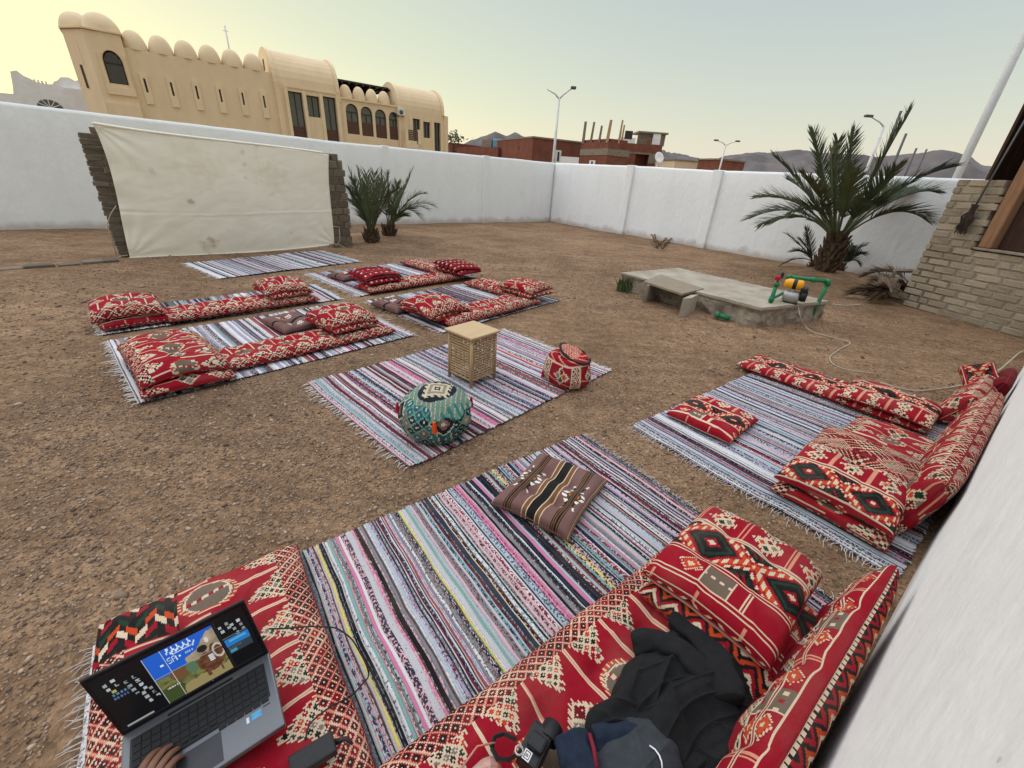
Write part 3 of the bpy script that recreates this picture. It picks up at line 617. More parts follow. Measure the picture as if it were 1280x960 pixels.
# ------------------------------------------------------------------ cloth screen on two stone piers
SA = at(150, 322); SB = at(440, 309); FS = Fr(SA, math.degrees(math.atan2(SB[0]-SA[0], SB[1]-SA[1])))
pier = thing('stone_pier', 'rough pier of thin flat brown stones at the left end of the cloth screen', 'stone pier', FS.w(0, 0, 0), FS.rz)
m = MB(); m.box(.018, .49, .02, .33, -.1, 1.93); m.obj('mortar_core', M_mortar, pier)
z = -.03
while z < 1.93:
    h = random.uniform(.062, .092); x = 0.+random.uniform(-.012, .010); e = .52+random.uniform(-.02, .02); cut = random.uniform(.18, .4)
    for a, b in ((x, cut), (cut+.012, e)): brick(pier, a, b, 0, .36, z, z+h-.01, SV, .008, 'stone')
    z += h
brick(pier, .17, .33, .05, .3, z, z+.09, SV, .008, 'stone')
pier = thing('stone_pier', 'stone block pier with a rounded top at the right end of the cloth screen', 'stone pier', FS.w(0, 0, 0), FS.rz)
m = MB(); m.box(3.73, 4.11, .03, .33, -.1, 1.8); m.obj('mortar_core', M_mortar, pier)
z = -.03; i = 0
while z < 1.80:
    h = random.uniform(.13, .165); e = 4.14+random.uniform(-.025, .03) - max(0, z-1.55)*.5; cut = 3.88+(i % 2)*.12
    for a, b in ((3.70, cut), (cut+.014, e)): brick(pier, a, b, 0, .36, z, z+h-.014, SV, .008, 'stone')
    z += h; i += 1

# old foundation line left of the pier
kb = thing('foundation_kerb', 'low line of half buried stones running left from the screen', 'kerb')
fk = Fr(at(-60, 343), 0); a, b = at(-60, 343), at(150, 327); fk = Fr(a, math.degrees(math.atan2(b[0]-a[0], b[1]-a[1]))); kb.location = fk.w(0, 0, 0); kb.rotation_euler = (0, 0, fk.rz); kl = float(np.hypot(*(b-a)[:2])); x = 0
while x < kl: l = random.uniform(.2, .38); brick(kb, x, min(x+l, kl), 0, .2, -.1, random.uniform(.012, .045), SV, .02, 'stone'); x += l+.02
# canvas
sc = thing('cloth_screen', 'large stained cream canvas stretched between the two stone piers', 'projection screen', FS.w(0, 0, 0), FS.rz)
def edge(pts, n):
    p = np.array([FS.px(x, y, -.05) for x, y in pts]); d = np.r_[0, np.cumsum(np.hypot(*np.diff(p, axis=0).T))]; d /= d[-1]; t = np.linspace(0, 1, n)
    c = [np.polyfit(d, p[:, k], min(len(p)-1, 3)) for k in (0, 1)]
    return np.stack([np.polyval(c[0], t), np.polyval(c[1], t)], -1)
nu, nv = 150, 84
Tp = edge([(116, 155), (205, 168), (300, 179), (411, 193)], nu); Bt = edge([(162, 322), (240, 319), (330, 314), (418, 305)], nu)
Lf = edge([(116, 155), (137, 205), (146, 258), (158, 293), (162, 322)], nv); Rg = edge([(411, 193), (412, 240), (416, 280), (418, 305)], nv)
u = np.linspace(0, 1, nu)[None, :, None]; v_ = np.linspace(0, 1, nv)[:, None, None]
Pg = (1-v_)*Tp[None]+v_*Bt[None]+(1-u)*Lf[:, None]+u*Rg[:, None]-((1-u)*(1-v_)*Tp[0]+u*(1-v_)*Tp[-1]+(1-u)*v_*Bt[0]+u*v_*Bt[-1])
uu, vv = u[..., 0]+0*v_[..., 0], v_[..., 0]+0*u[..., 0]
dep = -.06 - .06*np.sin(np.pi*uu)*np.sin(np.pi*vv) + .012*fbm(uu*5, vv*3, 51)
cl = .625-.02*uu+.006*np.sin(uu*7)+.01*fbm(uu*6, uu*0, 57, 3); dep += .005*np.exp(-((vv-cl)/.005)**2)*(uu < .97) - .007*np.exp(-((vv-cl-.012)/.008)**2) + .010*np.exp(-np.clip(uu-.0, 0, 1)/.25)*np.exp(-((vv-cl-.07*uu)/.012)**2)
dep += .006*fbm(uu*11+vv*3, vv*5, 58, 4) + .004*(1-np.abs(fbm(uu*7, vv*9+uu*4, 59, 3)))**4
dep += .016*np.exp(-((uu-.63-.02*vv)/.008)**2)*np.clip(1-vv*2.0, 0, 1)
rr = np.hypot(uu*3.7, (vv-1)*1.9); dep += .010*np.sin(np.arctan2(1-vv, uu*2+.001)*16)*np.exp(-rr/.45)
rr = np.hypot(uu*3.7, vv*1.9); dep += .012*np.sin(np.arctan2(vv, uu*2+.001)*14)*np.exp(-rr/.6)
rr = np.hypot((1-uu)*3.7, (1-vv)*1.9); dep += .010*np.sin(np.arctan2(1-vv, (1-uu)*2+.001)*14)*np.exp(-rr/.4)
dep += .012*np.sin(vv*26+uu*2)*np.exp(-uu/.06) - .03*np.clip(.03-vv, 0, 1)/.03*0
V = np.stack([Pg[..., 0], dep, Pg[..., 1]], -1).reshape(-1, 3); i = np.arange(nu*nv).reshape(nv, nu)
q = np.stack([i[:-1, :-1], i[1:, :-1], i[1:, 1:], i[:-1, 1:]], -1).reshape(-1, 4)
me = np_mesh('canvas', V, q, smooth=True); cv = obj('canvas', me, M_sheet, sc); sm_ = cv.modifiers.new('thick', 'SOLIDIFY'); sm_.thickness = .004
# stains with a shape of their own, and darker spots along the upright crease
t = M_sheet.node_tree; N = t.nodes; L = t.links; b = N['Principled BSDF']; src = b.inputs['Base Color'].links[0].from_socket; tc = N.new('ShaderNodeTexCoord')
for (sx, sy), r, colr, amt in [((265, 302), .10, (.42, .29, .17), .75), ((258, 309), .12, (.42, .30, .18), .5), ((239, 252), .055, (.36, .30, .22), .7), ((305, 205), .05, (.38, .33, .26), .55), ((303, 190), .05, (.38, .33, .26), .5), ((307, 222), .045, (.38, .33, .26), .4), ((190, 214), .06, (.45, .38, .28), .35), ((365, 292), .04, (.33, .25, .17), .45), ((340, 222), .35, (.66, .54, .36), .35), ((250, 205), .4, (.66, .54, .36), .3)]:
    a_, z_ = FS.px(sx, sy, -.1)
    vm = N.new('ShaderNodeVectorMath'); vm.operation = 'DISTANCE'; vm.inputs[1].default_value = (a_, -.1, z_)
    nzz = N.new('ShaderNodeTexNoise'); nzz.inputs['Scale'].default_value = 9; L.new(tc.outputs['Object'], nzz.inputs['Vector'])
    L.new(tc.outputs['Object'], vm.inputs[0])
    ad = N.new('ShaderNodeMath'); ad.operation = 'MULTIPLY_ADD'; ad.inputs[1].default_value = r*2.2; L.new(nzz.outputs['Fac'], ad.inputs[0]); L.new(vm.outputs['Value'], ad.inputs[2])
    mr = N.new('ShaderNodeMapRange'); mr.inputs[1].default_value = r*1.25; mr.inputs[2].default_value = r*2.3; mr.inputs[3].default_value = amt; mr.inputs[4].default_value = 0; L.new(ad.outputs[0], mr.inputs[0])
    mx = N.new('ShaderNodeMix'); mx.data_type = 'RGBA'; L.new(mr.outputs[0], mx.inputs[0]); L.new(src, mx.inputs[6]); mx.inputs[7].default_value = (*colr, 1); src = mx.outputs[2]
L.new(src, b.inputs['Base Color'])
m = MB(); m.tube([(p[0], -.05, p[1]+.012) for p in Tp[::6]], .02, 8); m.obj('top_hem', M_sheet, sc)
m = MB(); m.tube([(p[0], -.065, p[1]+.0) for p in Bt[::6]], .013, 8); m.obj('bottom_hem', M_sheet, sc)
def fs(px, py, off=-.05): a = FS.px(px, py, off); return (a[0], off, a[1])
for pts in ([(145, 257), (138, 268), (134, 280), (146, 321)], [(160, 319), (152, 320), (147, 322), (144, 326)], [(416, 283), (424, 284), (425, 300), (420, 308)], [(417, 305), (424, 306), (432, 310), (440, 310)]):
    m = MB(); m.tube([fs(*p) for p in pts], .007, 6); m.obj('tie_rope', M_rope, sc)

# ------------------------------------------------------------------ concrete platform, bench, pump, pipes
PZ = .27
cor = [at(777, 342, PZ)[:2], at(848, 336, PZ)[:2], at(1034, 378, PZ)[:2], at(952, 386.5, PZ)[:2]]
pf = thing('concrete_platform', 'raised weathered concrete slab with rubble sides in front of the right wall', 'platform', (cor[0][0], cor[0][1], 0))
def plan(n=26):
    P = []; 
    for k in range(4):
        a, b = np.array(cor[k]), np.array(cor[(k+1) % 4])
        for i in range(n): P.append(a+(b-a)*i/n)
    return np.array(P)-np.array(cor[0])
pp = plan(); ctr = pp.mean(0); rows = [(1.02, -.15), (1.01, .02), (1.0, .09), (.995, .15), (.985, PZ-.055), (.997, PZ-.05), (1.0, PZ-.012)]
m = MB(); vs = []
for k, (sc_, z) in enumerate(rows):
    jit = .035 if 0 < k < 5 else .006
    for j, p in enumerate(pp):
        d = p-ctr; d = d/np.linalg.norm(d); e = fbm(np.array(j*.45), np.array(z*9), 61)*jit*2
        vs.append((*(ctr+(p-ctr)*sc_+d*e), z+ (.008*float(sn(np.array(j*.4), np.array(k*3.), 9)) if k > 3 else 0)))
n = len(pp); m.add(vs, [(k*n+i, k*n+(i+1) % n, (k+1)*n+(i+1) % n, (k+1)*n+i) for k in range(len(rows)-1) for i in range(n)])
m.obj('side_wall', M_conc, pf)
# top: slab sheets with gaps, each its own piece
C0 = np.array(cor[0])
def lerp2(a, b): 
    A = np.array(cor[0])+(np.array(cor[3])-np.array(cor[0]))*a; B = np.array(cor[1])+(np.array(cor[2])-np.array(cor[1]))*a
    return A+(B-A)*b-C0
for k, (a0, a1, b0, b1) in enumerate([(-.005, .36, -.01, 1.0), (.365, .70, -.008, 1.01), (.705, 1.005, -.015, 1.0)]):
    g = [lerp2(a0+(a1-a0)*t, b0) for t in np.linspace(0, 1, 9)]+[lerp2(a1, b0+(b1-b0)*t) for t in np.linspace(.1, .9, 9)]+[lerp2(a1+(a0-a1)*t, b1) for t in np.linspace(0, 1, 9)]+[lerp2(a0, b1+(b0-b1)*t) for t in np.linspace(.1, .9, 9)]
    g = [p+RNG.normal(0, .006, 2) for p in g]
    m = MB(); m.prism([tuple(p) for p in g], PZ-.010-.002*k, PZ+.018+.004*k, lambda x, y, t: (x, y, t)); m.obj('slab', M_conct, pf)
be = thing('plank_bench', 'low bench of an old grey board on two upright slabs against the concrete platform', 'bench', (0, 0, 0))
z = PZ+.035; B = [at(805, 351.5, z), at(826, 343, z), at(880, 360.5, z), at(853, 367, z)]; m = MB(); m.prism([tuple(b[:2]) for b in B], z-.03, z, lambda x, y, t: (x, y, t)); m.obj('board', M_board, be)
for (p0, p1) in (((803, 378), (814, 377)), ((848, 396), (862, 395))):
    a = at(*p0)[:2]; b = at(*p1)[:2]; d = (b-a)/np.linalg.norm(b-a); nn = np.array([.62, .78])*.34; e = np.array([d[0], d[1]])*(.08 if p0[0] < 820 else .15)
    m = MB(); m.prism([tuple(a), tuple(a+e), tuple(a+e+nn), tuple(a+nn)], -.05, z-.032, lambda x, y, t: (x, y, t)); m.obj('support_slab', M_conct, be)
# green pipes
pg = thing('green_pipe_stand', 'short green riser pipe with a red valve standing on the platform', 'pipe', at(962, 381, PZ).tolist())
o = at(962, 381, PZ); q = lambda px, py, z: tuple(at(px, py, z)-o)
hz = .30; m = MB(); m.tube([(0, 0, 0), (0, 0, .05), (0, 0, hz)], .027, 8); m.tube([(0, 0, .09), tuple(at(980, 366, PZ+.14)-o)], .021, 8); m.obj('riser', M_green, pg)
m = MB(); m.tube([(0, 0, hz-.03), (0, 0, hz+.02)], .036, 8); m.tube([(0, 0, .05), (0, 0, .12)], .036, 8); m.obj('coupling', M_green, pg)
m = MB(); m.bbox(-.05, .03, -.02, .02, hz+.05, hz+.11, .012); m.tube([(0, 0, hz+.02), (0, 0, hz+.07)], .015, 6); m.obj('red_valve', mat('red_plastic', (.35, .012, .03), .4), pg)
m = MB(); m.bbox(.02, .05, -.02, .02, hz+.08, hz+.16, .008); m.obj('valve_lever', M_black, pg)
pg = thing('green_pipe_bend', 'long green pipe bending over the platform edge down to the ground', 'pipe', at(1011, 400).tolist()); o = at(1011, 400)
dA = at(1011, 400); hh = .60; top = at(1034, 353, hh); top = at(1036, 352, hh)
e1 = at(986, 346, hh)
m = MB(); m.tube([(0, 0, -.1), tuple(top-o)], .028, 8); m.obj('riser', M_green, pg)
m = MB(); m.tube([tuple(top-o), tuple(e1-o)], .028, 8); m.obj('crossbar', M_green, pg)
m = MB(); mid = (top*.62+e1*.38)-o; dd = (e1-top)*.04; m.tube([tuple(mid-dd), tuple(mid+dd)], .042, 8); m.tube([tuple(top-o+(o-top)*.09), tuple(top-o), tuple(top-o+(e1-top)*.08)], .04, 8); m.tube([tuple(e1-o-(e1-top)*.05), tuple(e1-o), tuple(at(984, 353, hh-.15)-o)], .038, 8); m.obj('elbow', M_green, pg)
pg = thing('green_pipe_stub', 'short green pipe stub poking from the rubble side of the platform', 'pipe', at(904, 396, .06).tolist()); m = MB(); a = at(897, 394, .07)-at(904, 396, .06); m.tube([tuple(a*-1.2), tuple(a*1.3)], .035, 8); m.obj('pipe', M_green, pg); m = MB(); m.tube([tuple(a*.7), tuple(a*1.4)], .046, 8); m.obj('collar', M_green, pg)
pu = thing('water_pump', 'small electric water pump with a yellow and black controller on top', 'water pump', at(988, 379, PZ+.02).tolist(), rad(-35)); pu.scale = (.82,)*3
m = MB(); m.rev([(.0, -.13), (.085, -.13), (.105, -.09), (.11, 0), (.105, .09), (.07, .12), (0, .125)], 16); o = m.obj('motor_body', mat('cast_metal', (.34, .34, .32), .45, metal=.5), pu); o.rotation_euler = (0, rad(90), 0); o.location = (-.02, 0, .115)
m = MB(); m.bbox(-.12, .10, -.06, .06, -.0, .03, .008); m.obj('foot', M_black, pu)
m = MB(); m.rev([(.0, -.05), (.08, -.05), (.095, -.02), (.09, .05), (0, .055)], 14); o = m.obj('pump_head', M_black, pu); o.rotation_euler = (0, rad(90), 0); o.location = (.15, 0, .15)
m = MB(); m.bbox(.08, .19, -.07, .07, .17, .30, .02); m.obj('terminal_box', M_black, pu)
m = MB(); m.rev([(0, -.16), (.055, -.16), (.085, -.10), (.085, .10), (.06, .13), (0, .13)], 14); o = m.obj('yellow_controller', mat('yellow_plastic', (.75, .33, .01), .4, var=.05), pu); o.rotation_euler = (0, rad(90), 0); o.location = (-.03, 0, .33)
m = MB(); m.rev([(.088, -.03), (.092, -.02), (.092, .02), (.088, .03)], 14); k = m.obj('black_band', M_black, o); k.location = (0, 0, .0)
m = MB(); m.tube([(-.03, 0, .2), (-.03, 0, .28)], .03, 8); m.obj('neck', M_steel, pu)
def cord(name, label, pts, r, m_, cat='cord', n=60):
    P = np.array(pts, float); d = np.r_[0, np.cumsum(np.linalg.norm(np.diff(P, axis=0), axis=1))]; t = np.linspace(0, d[-1], n)
    Q = np.stack([np.interp(t, d, P[:, k]) for k in range(3)], -1)
    for _ in range(4): Q[1:-1] = (Q[:-2]+2*Q[1:-1]+Q[2:])/4
    m = MB(); m.tube([tuple(x-Q[0]) for x in Q], r, 6); o = m.obj(name, m_); o.location = Q[0]; return tag(o, label, cat)
cord('power_cord', 'thin beige cord running from the pump over the platform edge across the sand', [at(996, 372, PZ+.2), at(998, 384, PZ+.03), at(1000, 396, .2), at(1006, 408, .03), at(1016, 416, .012), at(1040, 421, .012), at(1066, 428, .012), at(1050, 436, .012), at(1036, 446, .012), at(1040, 456, .012), at(1060, 463, .012), at(1090, 466, .012)], .0048, M_rope)
cord('rope', 'pale rope lying on the sand up to the rolled red bolster by the wall', [at(1100, 478, .012), at(1140, 490, .012), at(1190, 484, .012), at(1220, 478, .03), at(1250, 462, .12), at(1275, 440, .05), at(1300, 432, .012)], .0062, M_rope)
cord('cord_scrap', 'short pale scrap of cord on the sand right of the platform', [at(1040, 380, .012), at(1055, 382, .012), at(1075, 381, .012)], .009, M_rope, n=12)

# ------------------------------------------------------------------ palms
def frond_mesh(p0, p1, arch, nl, ll, seed, w=.018, side=.75, stalk=.22, rr=.026):
    r = np.random.default_rng(seed); p0, p1 = np.array(p0, float), np.array(p1, float)
    c = (p0+p1)/2+np.array([0, 0, arch]); T = np.linspace(0, 1, 22)
    pos = lambda t: (1-t)**2*p0+2*t*(1-t)*c+t*t*p1
    tan = lambda t: (lambda d: d/np.linalg.norm(d))(2*(1-t)*(c-p0)+2*t*(p1-c))
    m = MB(); L = np.linalg.norm(p1-p0); m.tube([pos(t) for t in T], [rr*(1-t)**.8*min(1, L/2)+.004 for t in T], 5)
    V = []; Q = []; roll = r.uniform(-.5, .5)
    for k in range(nl):
        t = stalk+(1-stalk)*(k+r.uniform(-.3, .3))/nl; t = min(max(t, .05), .995); p = pos(t); d = tan(t)
        h = np.cross(d, [0, 0, 1.]); h /= np.linalg.norm(h)+1e-6; u = np.cross(h, d); h, u = h*math.cos(roll)+u*math.sin(roll), u*math.cos(roll)-h*math.sin(roll)
        le = ll*(.55+.6*math.sin(math.pi*min(1, (t-stalk)/(1-stalk)*.75+.22)))*r.uniform(.8, 1.1)
        for s in (-1, 1):
            ang = side*(1-.45*t)+r.uniform(-.12, .12)
            dr = d*math.cos(ang)+h*s*math.sin(ang)+u*r.uniform(.12, .5); dr /= np.linalg.norm(dr)
            wv = np.cross(dr, u+h*s*.5); wv /= np.linalg.norm(wv); b = len(V); g = np.array([0, 0, -1.])*le*r.uniform(.02, .16)
            a, e = p+dr*le*.45+g*.25, p+dr*le+g
            V += [p-wv*w*.35, p+wv*w*.35, a-wv*w*.5, a+wv*w*.5, e-wv*w*.06, e+wv*w*.06]; Q += [(b, b+1, b+3, b+2), (b+2, b+3, b+5, b+4)]
    m.add(V, Q, False); return m
def palm(base, label, tips, trunk_h, trunk_r, nl, ll, m_, spread=.1, bare=.28, w=.018, group=None, boots=60):
    t = thing('palm_tree', label, 'palm', (float(base[0]), float(base[1]), float(gz(base[0], base[1]))-.02), 0, group)
    tr = MB(); tr.rev([(trunk_r*.8, -.1), (trunk_r*1.1, .05), (trunk_r, trunk_h*.4), (trunk_r*.72, trunk_h*.85), (trunk_r*.3, trunk_h*1.05), (0, trunk_h*1.08)], 14); trk = tr.obj('trunk', M_trunk, t)
    bo = MB()
    for k in range(boots):
        a = k*2.399+random.uniform(-.25, .25); z = trunk_h*min(1, max(0, k/boots+random.uniform(-.03, .03))); r0 = trunk_r*np.interp(z/trunk_h, [0, .05, .4, .85, 1], [.95, 1.1, 1, .72, .5]); x, y = math.cos(a), math.sin(a)
        l = random.uniform(.07, .24)*trunk_r/.16; bo.tube([(x*r0*.8, y*r0*.8, z), (x*(r0+l*.35), y*(r0+l*.35), z+l*.5), (x*(r0+l*.6), y*(r0+l*.6), z+l*1.1)], [trunk_r*.3, trunk_r*.22, trunk_r*.06], 5)
    bo.obj('leaf_bases', M_trunk, trk)
    for k, (tip, arch) in enumerate(tips):
        a = math.atan2(tip[1], tip[0]); r0 = trunk_r*.35; p0 = (math.cos(a)*r0, math.sin(a)*r0, trunk_h*random.uniform(.85, 1.0))
        frond_mesh(p0, tip, arch, nl, ll, 100+k, w, stalk=bare).obj('frond', M_old if (k % 5 == 4 and trunk_h > .2) else m_, t)
    return t
# big palm: frond tips measured in the picture, given their own depth
pb = at(1028, 346)
def tipw(px, py, dd): return (at_dist(px, py, np.hypot(pb[0], pb[1])+dd) - np.array([pb[0], pb[1], float(gz(pb[0], pb[1]))-.02]))
TT = [(1136, 142, .3, .25), (1016, 166, .5, .15), (1066, 166, .9, .1), (968, 196, -.2, .30), (946, 246, -.6, .55), (936, 274, .3, .75), (952, 280, -.9, .65), (1186, 210, -.2, .55), (1172, 240, .5, .62), (1158, 276, -.7, .70), (1040, 192, -.9, .05), (1120, 212, -1.2, .25), (985, 225, 1.0, .35), (1135, 240, 1.3, .6), (1005, 222, -1.5, .3), (1065, 215, -1.6, .25), (1100, 258, -1.5, .6), (985, 266, -1.4, .6), (1047, 176, .4, .0)]
palm(pb, 'big date palm with a stout fibrous trunk and spreading fronds before the right wall', [(tipw(a, b, c), d) for a, b, c, d in TT], .80, .165, 58, .45, M_frond, w=.033, bare=.30, boots=110)
# suckers round its foot
for k, (bx, by, tps, lab) in enumerate([(1012, 338, [(983, 292, .1, .1), (1008, 285, .3, .05), (990, 315, -.3, .2), (1000, 300, -.2, .1), (978, 330, -.1, .2)], 'young palm sucker with narrow grey green fronds at the left foot of the big palm'), (1050, 340, [(1080, 308, .2, .2), (1078, 318, -.3, .25), (1066, 306, .5, .1), (1074, 330, -.1, .2), (1060, 315, -.4, .15)], 'low arching palm sucker at the right foot of the big palm')]):
    b = at(bx, by, .05)
    palm(b, lab, [(at_dist(x, y, np.hypot(*b[:2])+dd)-np.array([b[0], b[1], float(gz(b[0], b[1]))-.02]), ar) for x, y, dd, ar in tps], .18, .06, 34, .22, M_frondy, w=.016, bare=.12, boots=16)
# two small palms right of the screen
for bx, by, tps, lab in [(465, 303, [(437, 214, 0, .1), (442, 225, .4, .15), (436, 235, -.3, .25), (458, 217, .5, .0), (468, 216, -.5, .0), (478, 214, .1, .0), (448, 212, -.6, .05), (486, 218, .3, .1), (440, 250, .6, .3), (492, 240, -.5, .3), (456, 230, -.9, .1), (474, 228, .9, .1)], 'small bushy date palm close to the right stone pier of the screen'),
                         (487, 297, [(515, 213, 0, .1), (512, 223, .4, .1), (529, 242, .2, .35), (543, 258, -.2, .55), (525, 272, -.5, .6), (535, 262, .4, .5), (484, 216, .2, .0), (497, 228, -.6, .1), (476, 224, .5, .1), (503, 236, .8, .2), (505, 270, -.4, .2)], 'small date palm with long arching fronds on the right of the pair by the screen')]:
    b = at(bx, by, .05)
    palm(b, lab, [(at_dist(x, y, np.hypot(*b[:2])+dd)-np.array([b[0], b[1], float(gz(b[0], b[1]))-.02]), ar) for x, y, dd, ar in tps], .24, .12, 32, .32, M_frond, w=.019, bare=.20, boots=50)
# dry fronds, trestle, twigs, bush
dp = at(1110, 366); t = thing('dry_frond_pile', 'heap of dead brown palm fronds on the ground beside the brick hut', 'palm fronds', (dp[0], dp[1], 0))
for k in range(14):
    a0 = at(random.uniform(1112, 1140), random.uniform(352, 368), random.uniform(.02, .45))-dp; e = at(random.uniform(1062, 1095), random.uniform(354, 374), random.uniform(.02, .10))-dp
    if k > 11: e = at(random.uniform(1075, 1100), random.uniform(340, 352), .25)-dp
    frond_mesh(a0, e, random.uniform(.05, .3), 54, .32, 300+k, .018, .32, .08, .014).obj('frond', M_dry, t)
tp = at(1107, 373); t = thing('wooden_trestle', 'small broken timber trestle leaning beside the corner of the brick hut', 'trestle', (tp[0], tp[1], 0))
a = at(1119, 338, .55)-tp; m = MB(); m.tube([(0, 0, 0), tuple(a)], .035, 4); m.obj('leg', M_board, t)
m = MB(); m.tube([tuple(a), tuple(at(1146, 339, .55)-tp)], .035, 4); m.obj('top_rail', M_board, t); m = MB(); m.tube([tuple(at(1110, 369, .05)-tp), tuple(at(1132, 375, .05)-tp)], .03, 4); m.obj('foot_rail', M_board, t); m = MB(); m.tube([tuple(at(1140, 372, .0)-tp), tuple(at(1143, 338, .55)-tp)], .035, 4); m.obj('leg', M_board, t)
tw = at(826, 311); t = thing('dry_twigs', 'low dry weed with bent twigs lying before the right wall', 'weed', (tw[0], tw[1], 0))
for k in range(9):
    e = at(random.uniform(808, 850), random.uniform(290, 312), random.uniform(.02, .1))-tw; frond_mesh((random.uniform(-.2, .2), 0, 0), e+np.array([0, 0, random.uniform(0, .25)]), .18, 12, .1, 400+k, .012, .7, .2).obj('twig', M_dry, t)
bs = at(782, 364); t = thing('small_bush', 'small green tuft of weeds at the left corner of the concrete platform', 'bush', (bs[0], bs[1], 0))
m = MB()
for k in range(150):
    a = random.uniform(0, 6.28); r = random.uniform(0, .16); h = random.uniform(.08, .27); x, y = r*math.cos(a), r*math.sin(a); dx, dy = random.uniform(-.06, .06), random.uniform(-.06, .06); w_ = .008
    m.add([(x-w_, y, -.01), (x+w_, y, -.01), (x+dx+w_, y+dy, h*.6), (x+dx-w_, y+dy, h*.6), (x+dx*2, y+dy*2, h)], [(0, 1, 2, 3), (3, 2, 4)])
m.obj('foliage', mat('weed_green', (.10, .13, .045), .7, c2=(.06, .08, .03), vscale=12), t); m = MB()
for k in range(6): a = k; m.tube([(0, 0, -.02), (.08*math.cos(a), .08*math.sin(a), .15)], .005, 4)
m.obj('stem', M_dry, t)

# ------------------------------------------------------------------ woven patterns (colour per stitch)
PALT = np.array([(.56, .44, .305), (.262, .005, .015), (.13, .005, .009), (.011, .009, .009), (.44, .050, .014), (.135, .098, .070), (.010, .034, .020), (.175, .155, .122), (.54, .235, .15), (.19, .013, .018)])
CR, RE, DR, BK, OR, TA, GR, GY, PK, MR = range(10)
fr_ = lambda x: x-np.floor(x)
def tri(x): return np.abs(fr_(x)-.5)*2
def h2(a, b, s=0): return fr_(np.sin(a*127.1+b*311.7+s*74.7)*43758.5453)
def lattice(x, y, p):
    a, b = (x+y)/p, (x-y)/p; ia, ib = np.floor(a), np.floor(b); da, db = np.abs(fr_(a)-.5), np.abs(fr_(b)-.5); d = np.maximum(da, db)
    out = np.where((ia+ib) % 2 == 0, RE, MR); out = np.where(d < .29, BK, out); out = np.where((d < .29) & (h2(ia, ib) < .25), DR, out)
    out = np.where(d < .10, CR, out); return np.where(d > .415, np.where((ia % 2) == 0, CR, PK), out)
def small_lat(x, y, p):
    a, b = (x+y)/p, (x-y)/p; ia, ib = np.floor(a), np.floor(b); d = np.maximum(np.abs(fr_(a)-.5), np.abs(fr_(b)-.5)); k = h2(ia, ib, 3)
    c = np.select([k < .3, k < .5, k < .75, k < .88], [BK, GR, RE, OR], GY); c = np.where(d < .09, CR, c); return np.where(d > .345, CR, c)
def four(dx, dy, r):
    """four small lozenges in one, toothed cream outline; -1 outside"""
    a, b = dx+dy, dx-dy; out = np.full(dx.shape, -1); ins = (np.abs(a) < r) & (np.abs(b) < r)
    c = np.where(a > 0, np.where(b > 0, OR, DR), np.where(b > 0, GR, GY)); dot = (np.abs(fr_(dx/2.6)-.5) < .16) & (np.abs(fr_(dy/2.6)-.5) < .16)
    c = np.where(dot, np.where(c == GR, GY, CR), c); c = np.where((np.abs(a) < .9) | (np.abs(b) < .9), CR, c)
    edge = np.maximum(np.abs(a), np.abs(b)); c = np.where(edge > r-1.3, CR, c); out = np.where(ins, c, out)
    tooth = (edge >= r) & (edge < r+1.5) & (fr_((dx+dy*.0)/1.9) < .5); return np.where(tooth, CR, out)
def patA(x, y, W):
    x = x*1.22; y = y*1.22; W = W*1.22
    a = np.abs(y); h = W/2; s = h/40.; b0, b1 = 25.5*s, 12.5*s
    out = np.full(x.shape, RE); sh = np.where(y > 0, 0, 12.)
    xx = x+sh; pos = tri(xx/24.)                       # big triangles
    fx = (fr_(xx/24.)-.5)*24
    out = np.where(np.abs(np.abs(fx)-.55) < .32, CR, out); out = np.where((np.abs(fx) < .25), PK, out)
    t = (b0-a)/(b0-b1); pos = np.clip(pos*1.45-.45, -.2, 1); T = (t < pos) & (a > b1-1) & (a < b0+1)
    sl = small_lat(x, y, 3.9); out = np.where(T, sl, out)
    ed = (t >= pos) & (t < pos+.13) & (a > b1) & (fr_(x/1.9) < .55); out = np.where(ed, CR, out)
    fx2 = (fr_(x/48.)-.5)*48; leaf = (np.abs(fx2)/9.)**2+(a/(b1*.78))**2 < 1
    fxd = (fr_(x/48.+.5)-.5)*48
    ff = four(fxd, y, 9.); out = np.where((ff >= 0) & (a < b1+3), ff, out)
    lc = np.where((np.abs(fx2+y*.3) < 1.0), np.where(fr_(y/4.4) < .5, CR, RE), TA); lc = np.where(np.abs(a-b1*.62*np.sqrt(np.clip(1-(fx2/9)**2, 0, 1))) < .5, CR, lc)
    out = np.where(leaf, lc, out); out = np.where(np.abs((np.abs(fx2)/9.)**2+(a/(b1*.78))**2-1) < .16, np.where(fr_(x/2.) < .5, CR, OR), out)
    out = np.where(a > b0, lattice(x, y, 5.4), out)
    return PALT[out]
